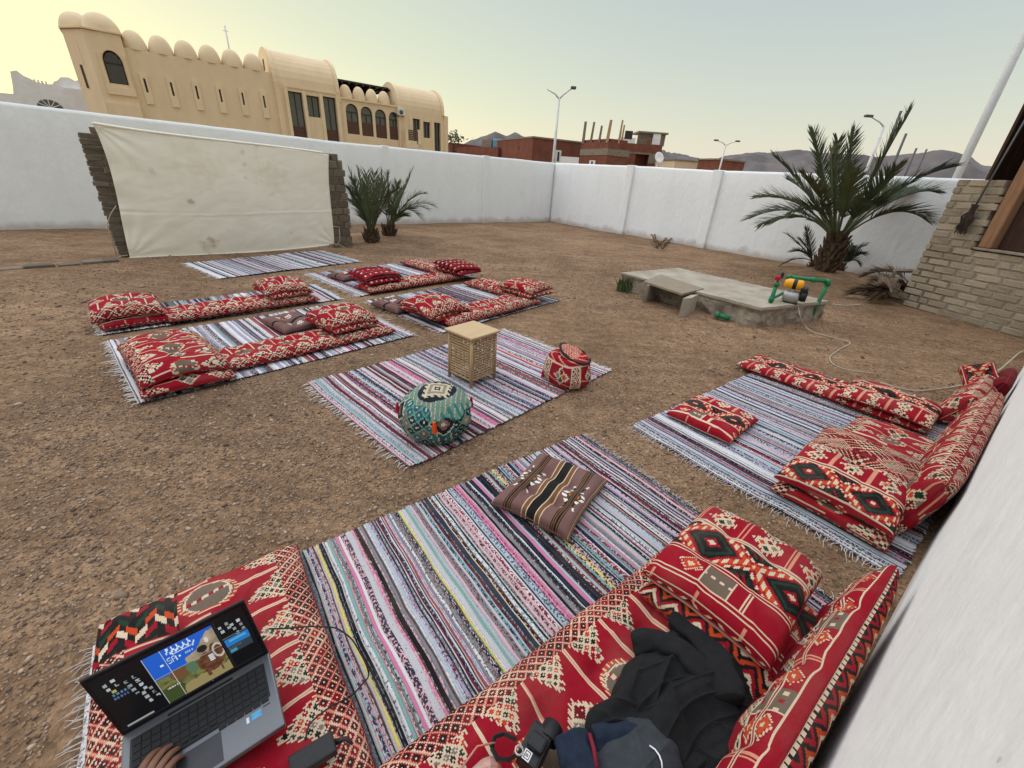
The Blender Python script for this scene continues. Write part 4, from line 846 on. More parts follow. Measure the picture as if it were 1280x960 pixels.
def patB(x, y, W):
    out = np.full(x.shape, RE); a = y
    d1 = np.floor((np.abs(y)+(tri(x/32.))*13.)/1.45)          # stepped diamonds along y = 0
    k = np.select([d1 <= 0, d1 <= 1, d1 <= 3, d1 <= 4, d1 <= 5, d1 <= 6, d1 <= 8, d1 <= 9, d1 <= 10], [CR, RE, BK, GR, BK, RE, CR, OR, RE], BK)
    saw = fr_((x+np.sign(y)*0)/2.9) < .5
    k = np.where((d1 >= 7) & (d1 <= 8) & saw, OR, k); k = np.where((d1 == 9) & saw, RE, k); k = np.where((d1 == 10) & saw, CR, k)
    k = np.where((d1 == 11), BK, k); k = np.where((d1 == 12), np.where(saw, GR, BK), k); k = np.where(d1 > 12, np.where(fr_((x-y)/3.2) < .4, RE, BK), k)
    band = np.abs(y) < 9; out = np.where(band, k, out)
    b = np.abs(y)
    for c, w in ((9.6, .45), (11.3, .4)): out = np.where(np.abs(b-c) < w, CR, out)
    for c, w in ((-22.0, .45), (-23.6, .4)): out = np.where(np.abs(y-c) < w, CR, out)
    m = (y < -12) & (b < 21.5); seg = np.floor(x/11.) % 4; fx = (fr_(x/11.)-.5)*11; fy = b-16.7
    taupe = m & (seg == 0); out = np.where(taupe, np.where((np.abs(fy) < .7) & (fr_(x/3.4) < .5), CR, np.where(np.abs(fx) > 4.9, CR, TA)), out)
    mot = m & ((seg == 1)); d = np.abs(fx)+np.abs(fy)*1.15; mm = np.where(d < 1.6, CR, np.where(d < 3.6, OR, np.where((d < 5) & (fr_((x+y)/1.9) < .5), CR, RE))); out = np.where(mot, mm, out)
    ln = m & (seg == 3) & (np.abs(np.abs(fx)-.6) < .35); out = np.where(ln, CR, out)
    up_ = (y > 12.2); fx = (fr_(x/19.)-.5)*19; out = np.where(up_ & (np.abs(np.abs(fx)-.7) < .38), PK, out); f4 = four((fr_(x/19.+.5)-.5)*19, y-18.5, 5.2); out = np.where(up_ & (f4 >= 0), f4, out)
    lt = up_ & ((y-24) > (1-tri(x/19.))*9); out = np.where(lt, small_lat(x, y, 3.3), out); ed = up_ & (np.abs((y-23.3)-(1-tri(x/19.))*9) < .9) & (fr_(x/1.7) < .5); out = np.where(ed, CR, out); out = np.where(y > 33, lattice(x, y, 4.4), out)
    dn = (y < -25); dz = np.floor((-y-29+tri(x/10.)*6)/2.); out = np.where(dn, np.where(fr_((y+25)/3.4) < .16, CR, np.where(np.abs((fr_(x/18.)-.5)*18) < .7, PK, RE)), out); out = np.where(y < -30, np.select([dz % 5 == 0, dz % 5 == 1, dz % 5 == 2, dz % 5 == 3], [BK, RE, CR, BK], OR), out)
    return PALT[out]
def patZ(x, y, W):      # bolster: two rows of motifs between cream lines, red stripe, lace edge, black and red zigzag underside
    out = np.full(x.shape, RE); s = y
    for c in (-6.4, .2):
        fx = (fr_(x/10.5)-.5)*10.5; seg = np.floor(x/10.5) % 4; fy = s-c; inb = np.abs(fy) < 2.7; d = np.abs(fx)*.8+np.abs(fy+.6*np.sign(c+3))*1.25
        mo = np.where(d < .9, CR, np.where(d < 2.9, OR, np.where((d < 4.0) & (fr_((x+s)/1.7) < .5), CR, RE)))
        out = np.where(inb & ((seg == 0) | (seg == 2)), mo, out)
        tp = np.where((np.abs(fy) < .8) & (fr_(x/3.6) < .45), np.where(fr_(x/7.2) < .5, RE, CR), np.where(np.abs(fx) > 4.8, CR, TA)); out = np.where(inb & (seg == 1), tp, out)
        out = np.where(inb & (seg == 3) & (np.abs(np.abs(fx)-.7) < .4), PK, out)
    for c, w in ((-9.6, .45), (-3.6, .35), (-2.6, .35), (3.3, .45)): out = np.where(np.abs(s-c) < w, CR, out)
    out = np.where((s > 6.6) & (s < 8.4), np.where((fr_(x/2.4) < .3) & (np.abs(s-8.0) < .4), BK, CR), out)
    z = np.floor((s-8.6+tri(x/8.)*4.5)/1.9); out = np.where(s >= 8.4, np.select([z % 5 == 0, z % 5 == 1, z % 5 == 2, z % 5 == 3], [BK, RE, BK, OR], CR), out)
    out = np.where(s < -10.2, np.where(tri(x/14.) > (-s-10.2)/10., small_lat(x, y, 3.4), RE), out)
    return PALT[out]
def patG(x, y, W):      # bolster by the far right: lattice edge, triangles, grey ovals
    return patA(x, y*1.0, W)
BRW = np.array([(.155, .082, .072), (.012, .010, .010), (.68, .62, .54), (.50, .10, .02), (.03, .055, .035), (.16, .075, .035), (.55, .42, .27)])
def patC(x, y, W):      # mauve brown cushion, stripes run along y, pattern across x
    out = np.zeros(x.shape, int); a = np.abs(x)
    out = np.where(a < 2.3, 1, out); out = np.where((a > 2.3) & (a < 3.0), 6, out); out = np.where((a > 3) & (a < 5.4), 5, out); out = np.where(np.abs(a-5.7) < .4, 6, out)
    c = a-14.5; out = np.where(np.abs(c) < 2.1, np.where(fr_(c/.9+.2) < .45, 1, 5), out); out = np.where(np.abs(np.abs(c)-2.0) < .25, 1, out)
    yy = np.abs(y+1); d = np.abs(c)*1.15+yy; st = np.abs(c) >= 2.1
    ml = st & (d < 9.5); k = np.where(d < 4.2, 3, np.where(d < 6.2, 4, np.where(fr_((y)/3.0) < .52, 2, 0)))
    k = np.where(np.abs(yy-np.abs(c)*1.9) < 1.0, np.where(yy > 4.5, 1, k), k); out = np.where(ml, k, out)
    spk = st & (np.abs(yy-np.abs(c)*2.1-1.5) < 1.3) & (yy > 5) & (yy < 11.5); out = np.where(spk, np.where(yy > 9, 2, 1), out)
    out = np.where((a > 24.0), np.where(fr_(a/1.6) < .4, 6, 5), out)
    return BRW[out]
def patCf(x, y, W):     # the same cloth seen far off: plainer field, dark bands, small white marks
    out = np.zeros(x.shape, int); out = np.where(np.abs(x) < 2.2, 1, out); out = np.where(np.abs(np.abs(x)-12.5) < 1.1, 5, out); out = np.where((np.abs(np.abs(x)-13) < 4.5) & (np.abs(np.abs(y)-5) < 2.4) & (fr_((x+y)/4.6) < .55), 2, out); out = np.where((np.abs(np.abs(x)-13) < 1.8) & (np.abs(y) < 2.4), 3, out); return BRW[out]
def patR(x, y, W):      # dark red cushion with black bands and small white marks
    out = np.full(x.shape, RE); a = np.abs(y); out = np.where(fr_(y/13.) < .30, BK, out); out = np.where(np.abs(fr_(y/13.)-.38) < .04, DR, out); out = np.where((np.abs(fr_(y/13.)-.7) < .12) & (tri(x/9.) > .72), CR, out); out = np.where((np.abs(fr_(y/13.)-.5) < .03), MR, out)
    return PALT[out]

# ------------------------------------------------------------------ cushions and mattresses
def prof(n, e):
    """superellipse quarter arc sampled evenly by length: returns in-plane coordinate and height, -1..1 and 1..0"""
    th = np.linspace(0, math.pi, 2000); c = np.cos(th); s = np.sin(th); x = -np.sign(c)*np.abs(c)**(2/e); z = s**(2/e)
    return th, x, z
def cushion_mesh(L, W_, T, res, pat, e=(4.2, 3.2), px=0., py=0., tuft=(3, 1, .02), lump=.010, seed=0, bend=None, corner=.03, flat=.55, crease=0.0, swap=False, pscale=1., pat2=None):
    def samp(D, ex):
        th = np.linspace(0, math.pi, 4001); c, s = np.cos(th), np.sin(th); x = -np.sign(c)*np.abs(c)**(2/ex); z = np.abs(s)**(2/ex)
        l = np.r_[0, np.cumsum(np.hypot(np.diff(x*D/2), np.diff(z*T/2)))]; n = max(8, int(l[-1]/res)); t = np.linspace(0, l[-1], n+1)
        return np.interp(t, l, x), np.interp(t, l, z), t-l[-1]/2, l[-1]
    xu, zu, lu, Lu = samp(L, e[0]); xv, zv, lv, Lv = samp(W_, e[1])
    XU, XV = np.meshgrid(xu, xv, indexing='ij'); ZZ = np.outer(zu, zv)
    r = np.random.default_rng(seed); ox, oy = r.uniform(0, 50, 2)
    X = XU*L/2*(1-.035*np.abs(1-np.abs(XV))**1*0 - corner*(1-XV**2)*(np.abs(XU)**3)); Y = XV*W_/2*(1-corner*(1-XU**2)*(np.abs(XV)**3)*1.0)
    top = T/2*ZZ; nx_, ny_, dp = tuft; d = np.zeros_like(top)
    for i in range(nx_):
        for j in range(ny_):
            cx = (i+1)/(nx_+1)*2-1; cy = (j+1)/(ny_+1)*2-1; rr = np.hypot((X-cx*L/2), (Y-cy*W_/2)); d += dp*np.exp(-(rr/.030)**2)*.8 + dp*1.25*np.exp(-(rr/.085)**2)
    if crease:
        for i in range(nx_): cx = (i+1)/(nx_+1)*2-1; d += crease*np.exp(-((X-cx*L/2)/.03)**2)
    top = top - d*ZZ + lump*fbm(X*6+ox, Y*6+oy, seed, 3)*ZZ
    X = X+.008*fbm(Y*7+ox, X*3, seed+3, 2)*np.abs(XU)**3; Y = Y+.010*fbm(X*6+oy, Y*3, seed+4, 2)*np.abs(XV)**3
    wr = 1-np.abs(np.sin(X*9+2.2*fbm(X*3+oy, Y*3, seed+7, 2)+Y*14*np.sign(X))); top = top + .008*(wr**3)*(.25+np.abs(XU)**2+np.abs(XV)**2).clip(0, 1)*ZZ - .006*(1-np.abs(fbm(X*5+oy, Y*7, seed+8, 2)))**6*ZZ
    bot = -T/2*flat*ZZ; n, m = X.shape; base = T/2*flat
    Vt = np.stack([X, Y, top+base], -1).reshape(-1, 3); Vb = np.stack([X, Y, bot+base], -1).reshape(-1, 3)
    V = np.concatenate([Vt, Vb])
    if bend is not None: V[:, 2] += bend(V[:, 0], V[:, 1])
    it = np.arange(n*m).reshape(n, m); ib = it+n*m; ib[0, :] = it[0, :]; ib[-1, :] = it[-1, :]; ib[:, 0] = it[:, 0]; ib[:, -1] = it[:, -1]
    q = lambda i: np.stack([i[:-1, :-1], i[1:, :-1], i[1:, 1:], i[:-1, 1:]], -1).reshape(-1, 4)
    Q = np.concatenate([q(it), q(ib)[:, ::-1]])
    cu = (lu[:-1]+lu[1:])/2*100; cv = (lv[:-1]+lv[1:])/2*100; A, B = np.meshgrid(cu, cv, indexing='ij')
    A = A*pscale; B = B*pscale
    if swap: c1 = pat(B+px, A+py, Lu*100*pscale); c2 = pat(-B+px, A+py+7, Lu*100*pscale)
    else: c1 = pat(A+px, B+py, Lv*100*pscale); c2 = pat(A+px+11, -B+py, Lv*100*pscale)
    if pat2 is not None: c2 = pat2(A+px, B+py, Lv*100)
    c = np.concatenate([c1.reshape(-1, 3), c2.reshape(-1, 3)])
    # drop unused verts is not needed; they sit on the seam
    me = np_mesh('cushion', V, Q, smooth=True); rim = np.concatenate([it[0, :], it[1:, -1], it[-1, -2::-1], it[-2:0:-1, 0]]); st_ = max(1, int(.03/res)); me['seam'] = V[rim[::st_]].ravel().tolist()
    if len(me.polygons) == len(c): face_col(me, 'weave', c)
    else: raise RuntimeError('face count')
    return me
def cushion(name, label, cat, fr, al, ac, z, L, W_, T, res, pat, rz=0., rx=0., ry=0., group=None, **k):
    me = cushion_mesh(L, W_, T, res, pat, **k)
    o = obj(name, me, M_weave); o.location = fr.w(al, ac, z); o.rotation_euler = (rx, ry, fr.rz+rz)
    sp = np.array(me['seam']).reshape(-1, 3); del me['seam']; pm = MB(); pm.tube([tuple(p) for p in sp]+[tuple(sp[0])], .0036 if res < .012 else .005, 5); pm.obj('piping', M_pipe if 'brown' not in name else M_pipeb, o)
    return tag(o, label, cat, group)

# ------------------------------------------------------------------ rag rugs
RAGS = np.array([(.60, .58, .57), (.44, .43, .44), (.58, .35, .37), (.50, .17, .28), (.012, .011, .013), (.024, .03, .058), (.19, .19, .20), (.31, .28, .37), (.17, .33, .30), (.15, .018, .035), (.11, .05, .038), (.34, .42, .48), (.33, .47, .41), (.60, .50, .13), (.30, .07, .06), (.07, .10, .115)])
def rug(label, o, az, L, W_, avg, seed, res, w, fringe=(1, 1), edge0=(0, 2, 0), sheen=1., shrink=0., z0=.006):
    r = np.random.default_rng(seed); fr = Fr(o, az)
    n = int(L/avg); wd = r.gamma(2.8, 1., n)+.55; b = np.r_[0, np.cumsum(wd)]; b = b/b[-1]*L
    p = np.array(w, float); p /= p.sum(); c1 = []; last = -1
    for _ in range(n):
        k = r.choice(len(RAGS), p=p)
        if k == last: k = r.choice(len(RAGS), p=p)
        c1.append(k); last = k
    c1 = np.array(c1); c1[:3] = edge0; thin = wd < np.quantile(wd, .34); c1 = np.where(thin & (r.random(n) < .62), r.choice([4, 5, 0, 9, 10, 0, 4], n), c1); c2 = r.choice(len(RAGS), n, p=p); sp = np.where(r.random(n) < .55, r.uniform(.40, .55, n), r.uniform(.25, .38, n))
    m = max(6, int(W_/res)); t = np.linspace(0, 1, m+1)
    V = np.zeros((n, 3, m+1, 3)); sd = seed*3.1
    end_j = r.normal(0, .004, (n+1, 2))
    for i in range(n):
        for c in range(3):
            x0 = b[i] if c == 0 else b[i+1] if c == 2 else (b[i]+b[i+1])/2
            bi = i if c == 0 else i+1 if c == 2 else i
            y = -(t*W_)+np.interp(t, [0, .04, .96, 1], [end_j[i, 0], 0, 0, end_j[i, 1]])
            x = x0 + .013*fbm(y*2.6+sd, x0*1.6+0*y, seed, 3)*np.interp(x0, [0, .1, L-.1, L], [.4, 1, 1, .4])+.0026*sn(y*11, bi*3.3+0*y, seed+5)
            x = x - shrink*.0
            V[i, c, :, 0] = x; V[i, c, :, 1] = y + .012*fbm(x*1.5, y*.5, seed+8)*1.0
            V[i, c, :, 2] = (.0085 if c == 1 else .0012)+z0
    wx, wy = V[..., 0], V[..., 1]; P = fr.o[:, None, None, None] + fr.e[:, None, None, None]*wx + fr.n[:, None, None, None]*wy
    eg = np.exp(-np.minimum(np.minimum(wx, L-wx), np.minimum(-wy, W_+wy)).clip(0)/.09)
    V[..., 2] += gz(P[0], P[1]) + .005*(1+fbm(wx*3.3, wy*2.1, seed+9)) + eg*.016*np.clip(fbm(wx*2.7+3, wy*2.7, seed+31, 2), 0, 1)
    vid = np.arange(n*3*(m+1)).reshape(n, 3, m+1); q = []; ci = []
    for c in (0, 1):
        a = vid[:, c]; d = vid[:, c+1]; q.append(np.stack([a[:, :-1], a[:, 1:], d[:, 1:], d[:, :-1]], -1)); ci.append(np.repeat(np.arange(n)[:, None], m, 1))
    Q = np.concatenate([x.reshape(-1, 4) for x in q]); CI = np.concatenate([x.ravel() for x in ci])
    me = np_mesh('weave', V.reshape(-1, 3), Q, smooth=True); face_col(me, 'weave', RAGS[c1][CI]); face_col(me, 'weave_two', RAGS[c2][CI]); face_val(me, 'speck', sp[CI])
    T = thing('rag_rug', label, 'rug', fr.w(0, 0, 0), fr.rz, 'striped rag rugs laid out on the sand'); obj('woven_field', me, M_rag, T)
    for side, on in enumerate(fringe):
        if not on: continue
        mb = MB(); k = int(W_/ (.013 if res < .04 else .028))
        for j in range(k):
            y = -W_*(j+r.uniform(0, 1))/k; le = r.uniform(.02, .065)*(1 if r.random() < .85 else 1.7); sx = -1 if side == 0 else 1; x0 = (0 if side == 0 else L)
            xo = .009*float(fbm(np.array(y*2.2+sd), np.array(x0*1.1), seed, 3))*.4
            dy = r.normal(0, .018); dz = abs(r.normal(0, .006)); wp = fr.o+fr.e*x0+fr.n*y; zb = float(gz(*wp))+z0+.004
            pts = [(x0+xo-sx*.006, y, zb+.002), (x0+xo+sx*le*.5, y+dy*.4+r.normal(0, .004), zb+dz), (x0+xo+sx*le, y+dy, zb-.003)]
            mb.tube(pts, [.0018, .0016, .0009] if res < .04 else [.004, .0035, .002], 3, cap=False)
        f = mb.obj('fringe', M_fringe, T); f['kind'] = 'stuff'
    return T, fr
#          wht  gw  ppk pk  blk nvy gry lav teal mar brn pbl mint yel rst dteal
W_near = [1.1, 1.2, 1.3, .7, 1.5, .9, 1.2, .9, .5, .9, .6, .8, .8, .12, .25, .5]
W_mid =  [2.2, 1.7, .9, .45, 1.2, .9, .8, .6, .3, .9, .4, .6, .3, .0, .5, .3]
W_right = [.9, 1.7, .3, .08, .5, 1.2, 2.3, 1.9, .2, .4, .25, 1.7, .3, .0, .15, .8]
W_far = [2.2, 1.8, .5, .2, 1.2, 1.1, 1.3, 1.0, .2, .8, .4, .8, .2, .0, .2, .5]
c43 = lambda p: p
# front rug: al along the wall, stripes run away from the wall
rug('large multicoloured rag rug in the foreground with a brown cushion on it', FW.w(-2.50, 1.835)[:2], 51.25, 1.96, 1.78, .0098, 5, .020, W_near, fringe=(0, 1), edge0=(4, 0, 15))
rug('greyish blue striped rag rug under the red seats against the right wall', FW.w(-.12, 1.70)[:2], 51.25, 2.45, 1.66, .0125, 9, .03, W_right, fringe=(1, 0))
rug('striped rag rug end with yellow and green bands showing under the laptop mattress', FW.w(-3.215, 1.80)[:2], 51.25, .68, 1.75, .030, 13, .03, [1, .6, .2, .1, 1, .6, .4, .6, .8, .3, .4, .3, 1.5, 1.0, .2, .3], fringe=(1, 0))
FC = Fr(at(383.3, 480.5), 42.6)
rug('central pink and white striped rag rug under the cane stool and poufs', at(383.3, 480.5)[:2], 42.6, 2.38, 1.56, .0145, 51, .05, W_mid)
FLF = Fr(at(134.4, 428), 42); rug('left rag rug nearest the camera under a pile of folded red mattresses', at(134.4, 428)[:2], 42, 2.45, 1.66, .019, 22, .06, W_far)
o_ = at(128, 419); fb = Fr(o_, 43); rug('left rag rug further back, partly hidden by red seating in front of the screen', fb.w(0, .95)[:2], 43, 2.52, 1.0, .021, 23, .07, W_far)
FLB = fb
rug('narrow bare rag rug lying empty just below the cloth screen', at(231, 330)[:2], 36, 2.5, 1.5, .022, 24, .08, W_far)
fm = Fr(at(447, 370.5), 41); rug('rag rug in the back row with dark red cushions stacked on it', fm.w(0, 1.72)[:2], 41, 2.32, 1.78, .022, 25, .08, W_far); FMB = fm
fn = Fr(at(552, 417), 40); rug('middle rag rug behind the cane stool with an L of red seats', fn.w(0, 1.66)[:2], 40, 2.36, 1.68, .021, 26, .07, W_far); FMM = fn

# ------------------------------------------------------------------ seats: far rows
G1 = 'red kilim mattresses'; G2 = 'red kilim cushions'; G3 = 'mauve brown cushions'; G4 = 'dark red cushions in the back row'
sagc = lambda a, b, k: (lambda x, y: -k*((x/a)**2+(y/b)**2))
K = dict(lump=.016)
D_ = .013
# left front rug (across is to the right of al, hence minus)
cushion('kilim_mattress', 'long thin red mattress with a bright red edge on the left front rug', 'mattress', FLF, 1.46, -1.27, .02, 1.70, .50, .12, D_, patA, tuft=(7, 1, .018), rz=.01, group=G1, seed=1, px=4, **K)
cushion('folded_mattress', 'bottom folded mattress of the pile on the left end of the left front rug', 'folded mattress', FLF, .36, -1.16, .02, .62, 1.08, .15, D_, patA, rz=-.03, group=G1, seed=2, swap=True, tuft=(1, 2, .02), px=9, **K)
cushion('folded_mattress', 'top folded mattress of the pile on the left end of the left front rug', 'folded mattress', FLF, .34, -1.13, .135, .60, 1.02, .17, D_, patA, rz=.02, group=G1, seed=3, swap=True, tuft=(1, 2, .03), px=30, bend=lambda x, y: -.10*np.clip(np.abs(y)-.38, 0, 1)*2-.04*(x/.3)**2, **K)
cushion('kilim_cushion', 'lower red cushion of the pair on the right end of the left front mattress', 'cushion', FLF, 1.88, -1.12, .12, .52, .62, .11, D_, patB, rz=.1, group=G2, seed=4, **K)
cushion('kilim_cushion', 'upper red cushion slumped over the pair on the right end of the left front mattress', 'cushion', FLF, 1.90, -1.08, .205, .56, .64, .13, D_, patA, rz=-.05, group=G2, seed=5, tuft=(1, 1, .04), bend=lambda x, y: -.45*(x**2)-.35*y**2, px=18, **K)
cushion('brown_cushion', 'mauve brown cushion lying on the left front rug behind the mattress', 'cushion', FLF, 1.52, -.58, .02, .40, .56, .13, D_, patCf, rz=.1, group=G3, seed=6, tuft=(1, 3, .035), swap=True, **K)
# left back rug
cushion('kilim_mattress', 'long red mattress with a row of red diamonds on the left back rug', 'mattress', FLB, 1.38, .18, .02, 1.66, .50, .14, D_, patA, tuft=(7, 1, .018), group=G1, seed=7, px=13, **K)
cushion('folded_mattress', 'lower folded mattress of the pile on the far left of the left back rug', 'folded mattress', FLB, .29, .34, .02, .60, .72, .16, D_, patB, rz=.03, group=G1, seed=8, tuft=(1, 1, .02), py=8, **K)
cushion('folded_mattress', 'upper folded mattress of the pile on the far left of the left back rug', 'folded mattress', FLB, .27, .36, .15, .60, .70, .17, D_, patA, rz=-.05, group=G1, seed=9, tuft=(1, 1, .03), bend=lambda x, y: -.4*x**2-.25*y**2, px=22, **K)
cushion('kilim_cushion', 'lower red cushion of the pair on the right end of the left back mattress', 'cushion', FLB, 1.88, .28, .12, .52, .62, .11, D_, patB, rz=.06, group=G2, seed=10, **K)
cushion('kilim_cushion', 'upper puffed red cushion of the pair on the right end of the left back mattress', 'cushion', FLB, 1.88, .32, .205, .56, .64, .13, D_, patA, rz=-.08, group=G2, seed=11, tuft=(1, 1, .035), bend=lambda x, y: -.4*x**2-.3*y**2, px=6, **K)
# back middle rug
cushion('kilim_mattress', 'red and cream mattress along the front of the back row rug', 'mattress', FMB, 1.08, .13, .02, 1.85, .46, .13, .016, patA, tuft=(7, 1, .018), group=G1, seed=12, px=2, **K)
cushion('kilim_mattress', 'pale patterned mattress across the right end of the back row rug', 'mattress', FMB, 2.02, .92, .02, .46, 1.36, .15, .016, lambda x, y, w: patA(x, y+26, w), tuft=(1, 5, .018), swap=True, group=G1, seed=13, **K)
cushion('dark_red_cushion', 'lower dark red cushion at the left end of the back row mattress', 'cushion', FMB, .50, .30, .12, .60, .60, .11, .016, patR, group=G4, seed=14, rz=.04, **K)
cushion('dark_red_cushion', 'upper dark red cushion at the left end of the back row mattress', 'cushion', FMB, .50, .32, .205, .60, .60, .12, .016, patR, group=G4, seed=15, rz=-.06, py=5, bend=lambda x, y: -.3*x**2-.2*y**2, **K)
cushion('dark_red_cushion', 'lower dark red cushion at the right end of the back row', 'cushion', FMB, 2.02, .12, .12, .52, .70, .11, .016, patR, group=G4, seed=16, rz=.05, **K)
cushion('dark_red_cushion', 'upper dark red cushion with dark corners tilted at the right end of the back row', 'cushion', FMB, 2.03, .16, .20, .56, .72, .13, .016, patR, group=G4, seed=17, rz=-.1, ry=.06, py=3, bend=lambda x, y: -.25*x**2-.1*y**2, **K)
cushion('brown_cushion', 'mauve brown cushion on the left corner of the back row rug', 'cushion', FMB, .40, 1.05, .02, .44, .46, .12, .016, patCf, rz=.1, group=G3, seed=18, tuft=(1, 2, .035), swap=True, **K)
# middle rug behind the stool
cushion('kilim_mattress', 'thick red mattress with a diamond lattice edge just behind the cane stool', 'mattress', FMM, 1.02, .25, .02, 1.76, .50, .15, D_, patA, tuft=(7, 1, .018), group=G1, seed=19, px=7, **K)
cushion('kilim_mattress', 'red mattress across the far right end of the middle rug', 'mattress', FMM, 1.98, 1.02, .02, .48, 1.0, .15, D_, lambda x, y, w: patA(x, y+8, w), tuft=(1, 4, .018), swap=True, group=G1, seed=20, **K)
cushion('kilim_cushion', 'lower red cushion of the pile at the left of the mattress behind the stool', 'cushion', FMM, .30, .48, .08, .56, .68, .14, D_, patB, rz=.05, group=G2, seed=21, **K)
cushion('kilim_cushion', 'upper slumped red cushion of the pile at the left of the mattress behind the stool', 'cushion', FMM, .30, .50, .19, .62, .72, .14, D_, patA, rz=-.06, group=G2, seed=22, tuft=(1, 1, .03), bend=lambda x, y: -.5*x**2-.35*y**2, px=20, **K)
cushion('kilim_cushion', 'lower red cushion of the pair on the right corner of the middle rug', 'cushion', FMM, 1.96, .36, .12, .54, .66, .11, D_, patB, rz=-.04, group=G2, seed=23, **K)
cushion('kilim_cushion', 'upper red cushion of the pair on the right corner of the middle rug', 'cushion', FMM, 1.96, .38, .205, .56, .66, .13, D_, patA, rz=.06, group=G2, seed=24, tuft=(1, 1, .03), bend=lambda x, y: -.3*x**2-.2*y**2, px=33, **K)
cushion('brown_cushion', 'mauve brown tufted cushion on the left corner of the middle rug', 'cushion', FMM, .16, 1.12, .02, .44, .56, .13, D_, patCf, rz=.08, group=G3, seed=25, tuft=(1, 3, .035), swap=True, **K)

# ------------------------------------------------------------------ seats: right wall
GR_ = .0105
cushion('kilim_mattress', 'narrow red mattress with black zigzags across the far edge of the right rug', 'mattress', FW, 2.06, 1.08, .02, 1.56, .50, .13, GR_, patB, rz=rad(90), group=G1, seed=31, tuft=(5, 1, .02), **K)
cushion('kilim_cushion', 'red cushion folded on the wall end of the mattress across the right rug', 'cushion', FW, 2.04, .62, .12, .66, .54, .13, GR_, patB, rz=rad(90), group=G2, seed=32, tuft=(1, 1, .03), bend=lambda x, y: -.2*x**2-.25*y**2, px=12, **K)
cushion('kilim_cushion', 'square red cushion lying alone in the middle of the right rug', 'cushion', FW, .52, 1.40, .02, .54, .52, .12, GR_, patB, rz=rad(4), group=G2, seed=33, tuft=(1, 1, .03), py=0, swap=True, **K)
cushion('kilim_mattress', 'thick red mattress lying along the right wall under the folded cushion', 'mattress', FW, .80, .42, .02, 1.66, .58, .16, GR_, patA, group=G1, seed=34, tuft=(5, 1, .02), px=16, **K)
cushion('kilim_cushion', 'large red cushion with a black zigzag edge folded on the right wall mattress', 'cushion', FW, .42, .44, .155, .86, .58, .16, GR_, patB, group=G2, seed=35, tuft=(1, 1, .03), swap=True, py=34, rz=.03, bend=lambda x, y: -.16*np.clip(-x-.15, 0, 1)-.1*y**2, **K)
cushion('kilim_bolster', 'tall red bolster with grey ovals leaning on the right wall behind the mattress', 'bolster', FW, 1.16, .03, .215, 1.90, .44, .19, GR_, lambda x, y, w: patA(x, y*1.0+3, 60), rx=rad(-78), group='bolsters leaning on the right wall', seed=36, tuft=(4, 1, .02), px=17, flat=.9, **K)
cushion('kilim_bolster', 'shorter rolled red bolster lying against the right wall beyond the tall one', 'bolster', FW, 2.66, .12, .15, .98, .30, .20, GR_, patA, rx=rad(-60), rz=-.03, group='bolsters leaning on the right wall', seed=37, px=5, tuft=(2, 1, .01), flat=.9, **K)
cushion('rolled_cushion', 'knotted rolled red and cream cushion at the far end of the bolsters', 'cushion', FW, 3.12, .20, .20, .26, .24, .24, GR_, patB, rx=rad(-35), rz=.6, ry=rad(-30), group=G2, seed=38, tuft=(1, 1, .05), e=(3., 3.), flat=.9, **K)
cushion('dark_red_bolster', 'plain dark red bolster end standing against the wall beyond the patterned bolsters', 'bolster', FW, 3.02, .035, .18, .60, .38, .15, GR_, lambda x, y, w: PALT[np.where(np.abs(fr_(x/9.)-.5) < .06, BK, DR)], rx=rad(-80), group='bolsters leaning on the right wall', seed=39, tuft=(1, 1, .01), flat=.9, **K)

# ------------------------------------------------------------------ seats: foreground
NR = .0056
cushion('brown_cushion', 'mauve brown cushion with white and orange star motifs on the foreground rug', 'cushion', FW, -1.195, 1.44, .02, .56, .47, .15, NR, patC, swap=True, rz=rad(21), group=G3, seed=40, tuft=(2, 2, .030), lump=.014, corner=.07)
cushion('kilim_mattress', 'thick red tufted mattress along the near wall with the black jacket on it', 'mattress', FW, -2.02, .49, .02, 2.15, .62, .17, NR, patA, group=G1, seed=41, tuft=(7, 2, .028), px=28, lump=.016)
def patL(x, y, W_):
    c = patA(x, y, W_); e = (x > 50) & (y > 10); z = np.floor((x-52+tri(y/11.)*7)/3.2)
    k = np.select([z % 5 == 0, z % 5 == 1, z % 5 == 2, z % 5 == 3], [BK, RE, CR, OR], GR); k = np.where(fr_((y+z*2.7)/5.5) < .42, BK, k)
    return np.where(e[..., None], PALT[k], c)
cushion('kilim_mattress', 'red mattress with a diamond lattice edge lying under the laptop', 'mattress', FW, -2.83, 1.10, .02, 1.46, .70, .17, NR, patL, rz=rad(90), group=G1, seed=42, tuft=(5, 2, .022), px=0, lump=.016)
cushion('kilim_cushion', 'lower red cushion of the pair on the near mattress beside the black jacket', 'cushion', FW, -1.14, .42, .16, .54, .52, .13, NR, patB, group=G2, seed=43, tuft=(1, 1, .03), swap=True, py=-14, px=9, rz=-.05, bend=lambda x, y: -.25*x**2-.2*y**2, lump=.016)
cushion('kilim_cushion', 'upper red cushion with a big black and orange zigzag on the near mattress', 'cushion', FW, -1.06, .475, .262, .60, .50, .16, NR, patB, group=G2, seed=44, tuft=(2, 2, .018), swap=True, py=3, px=5, rz=.07, bend=lambda x, y: -.75*np.clip(np.abs(x)-.08, 0, 1)**2-.25*y**2, lump=.014)
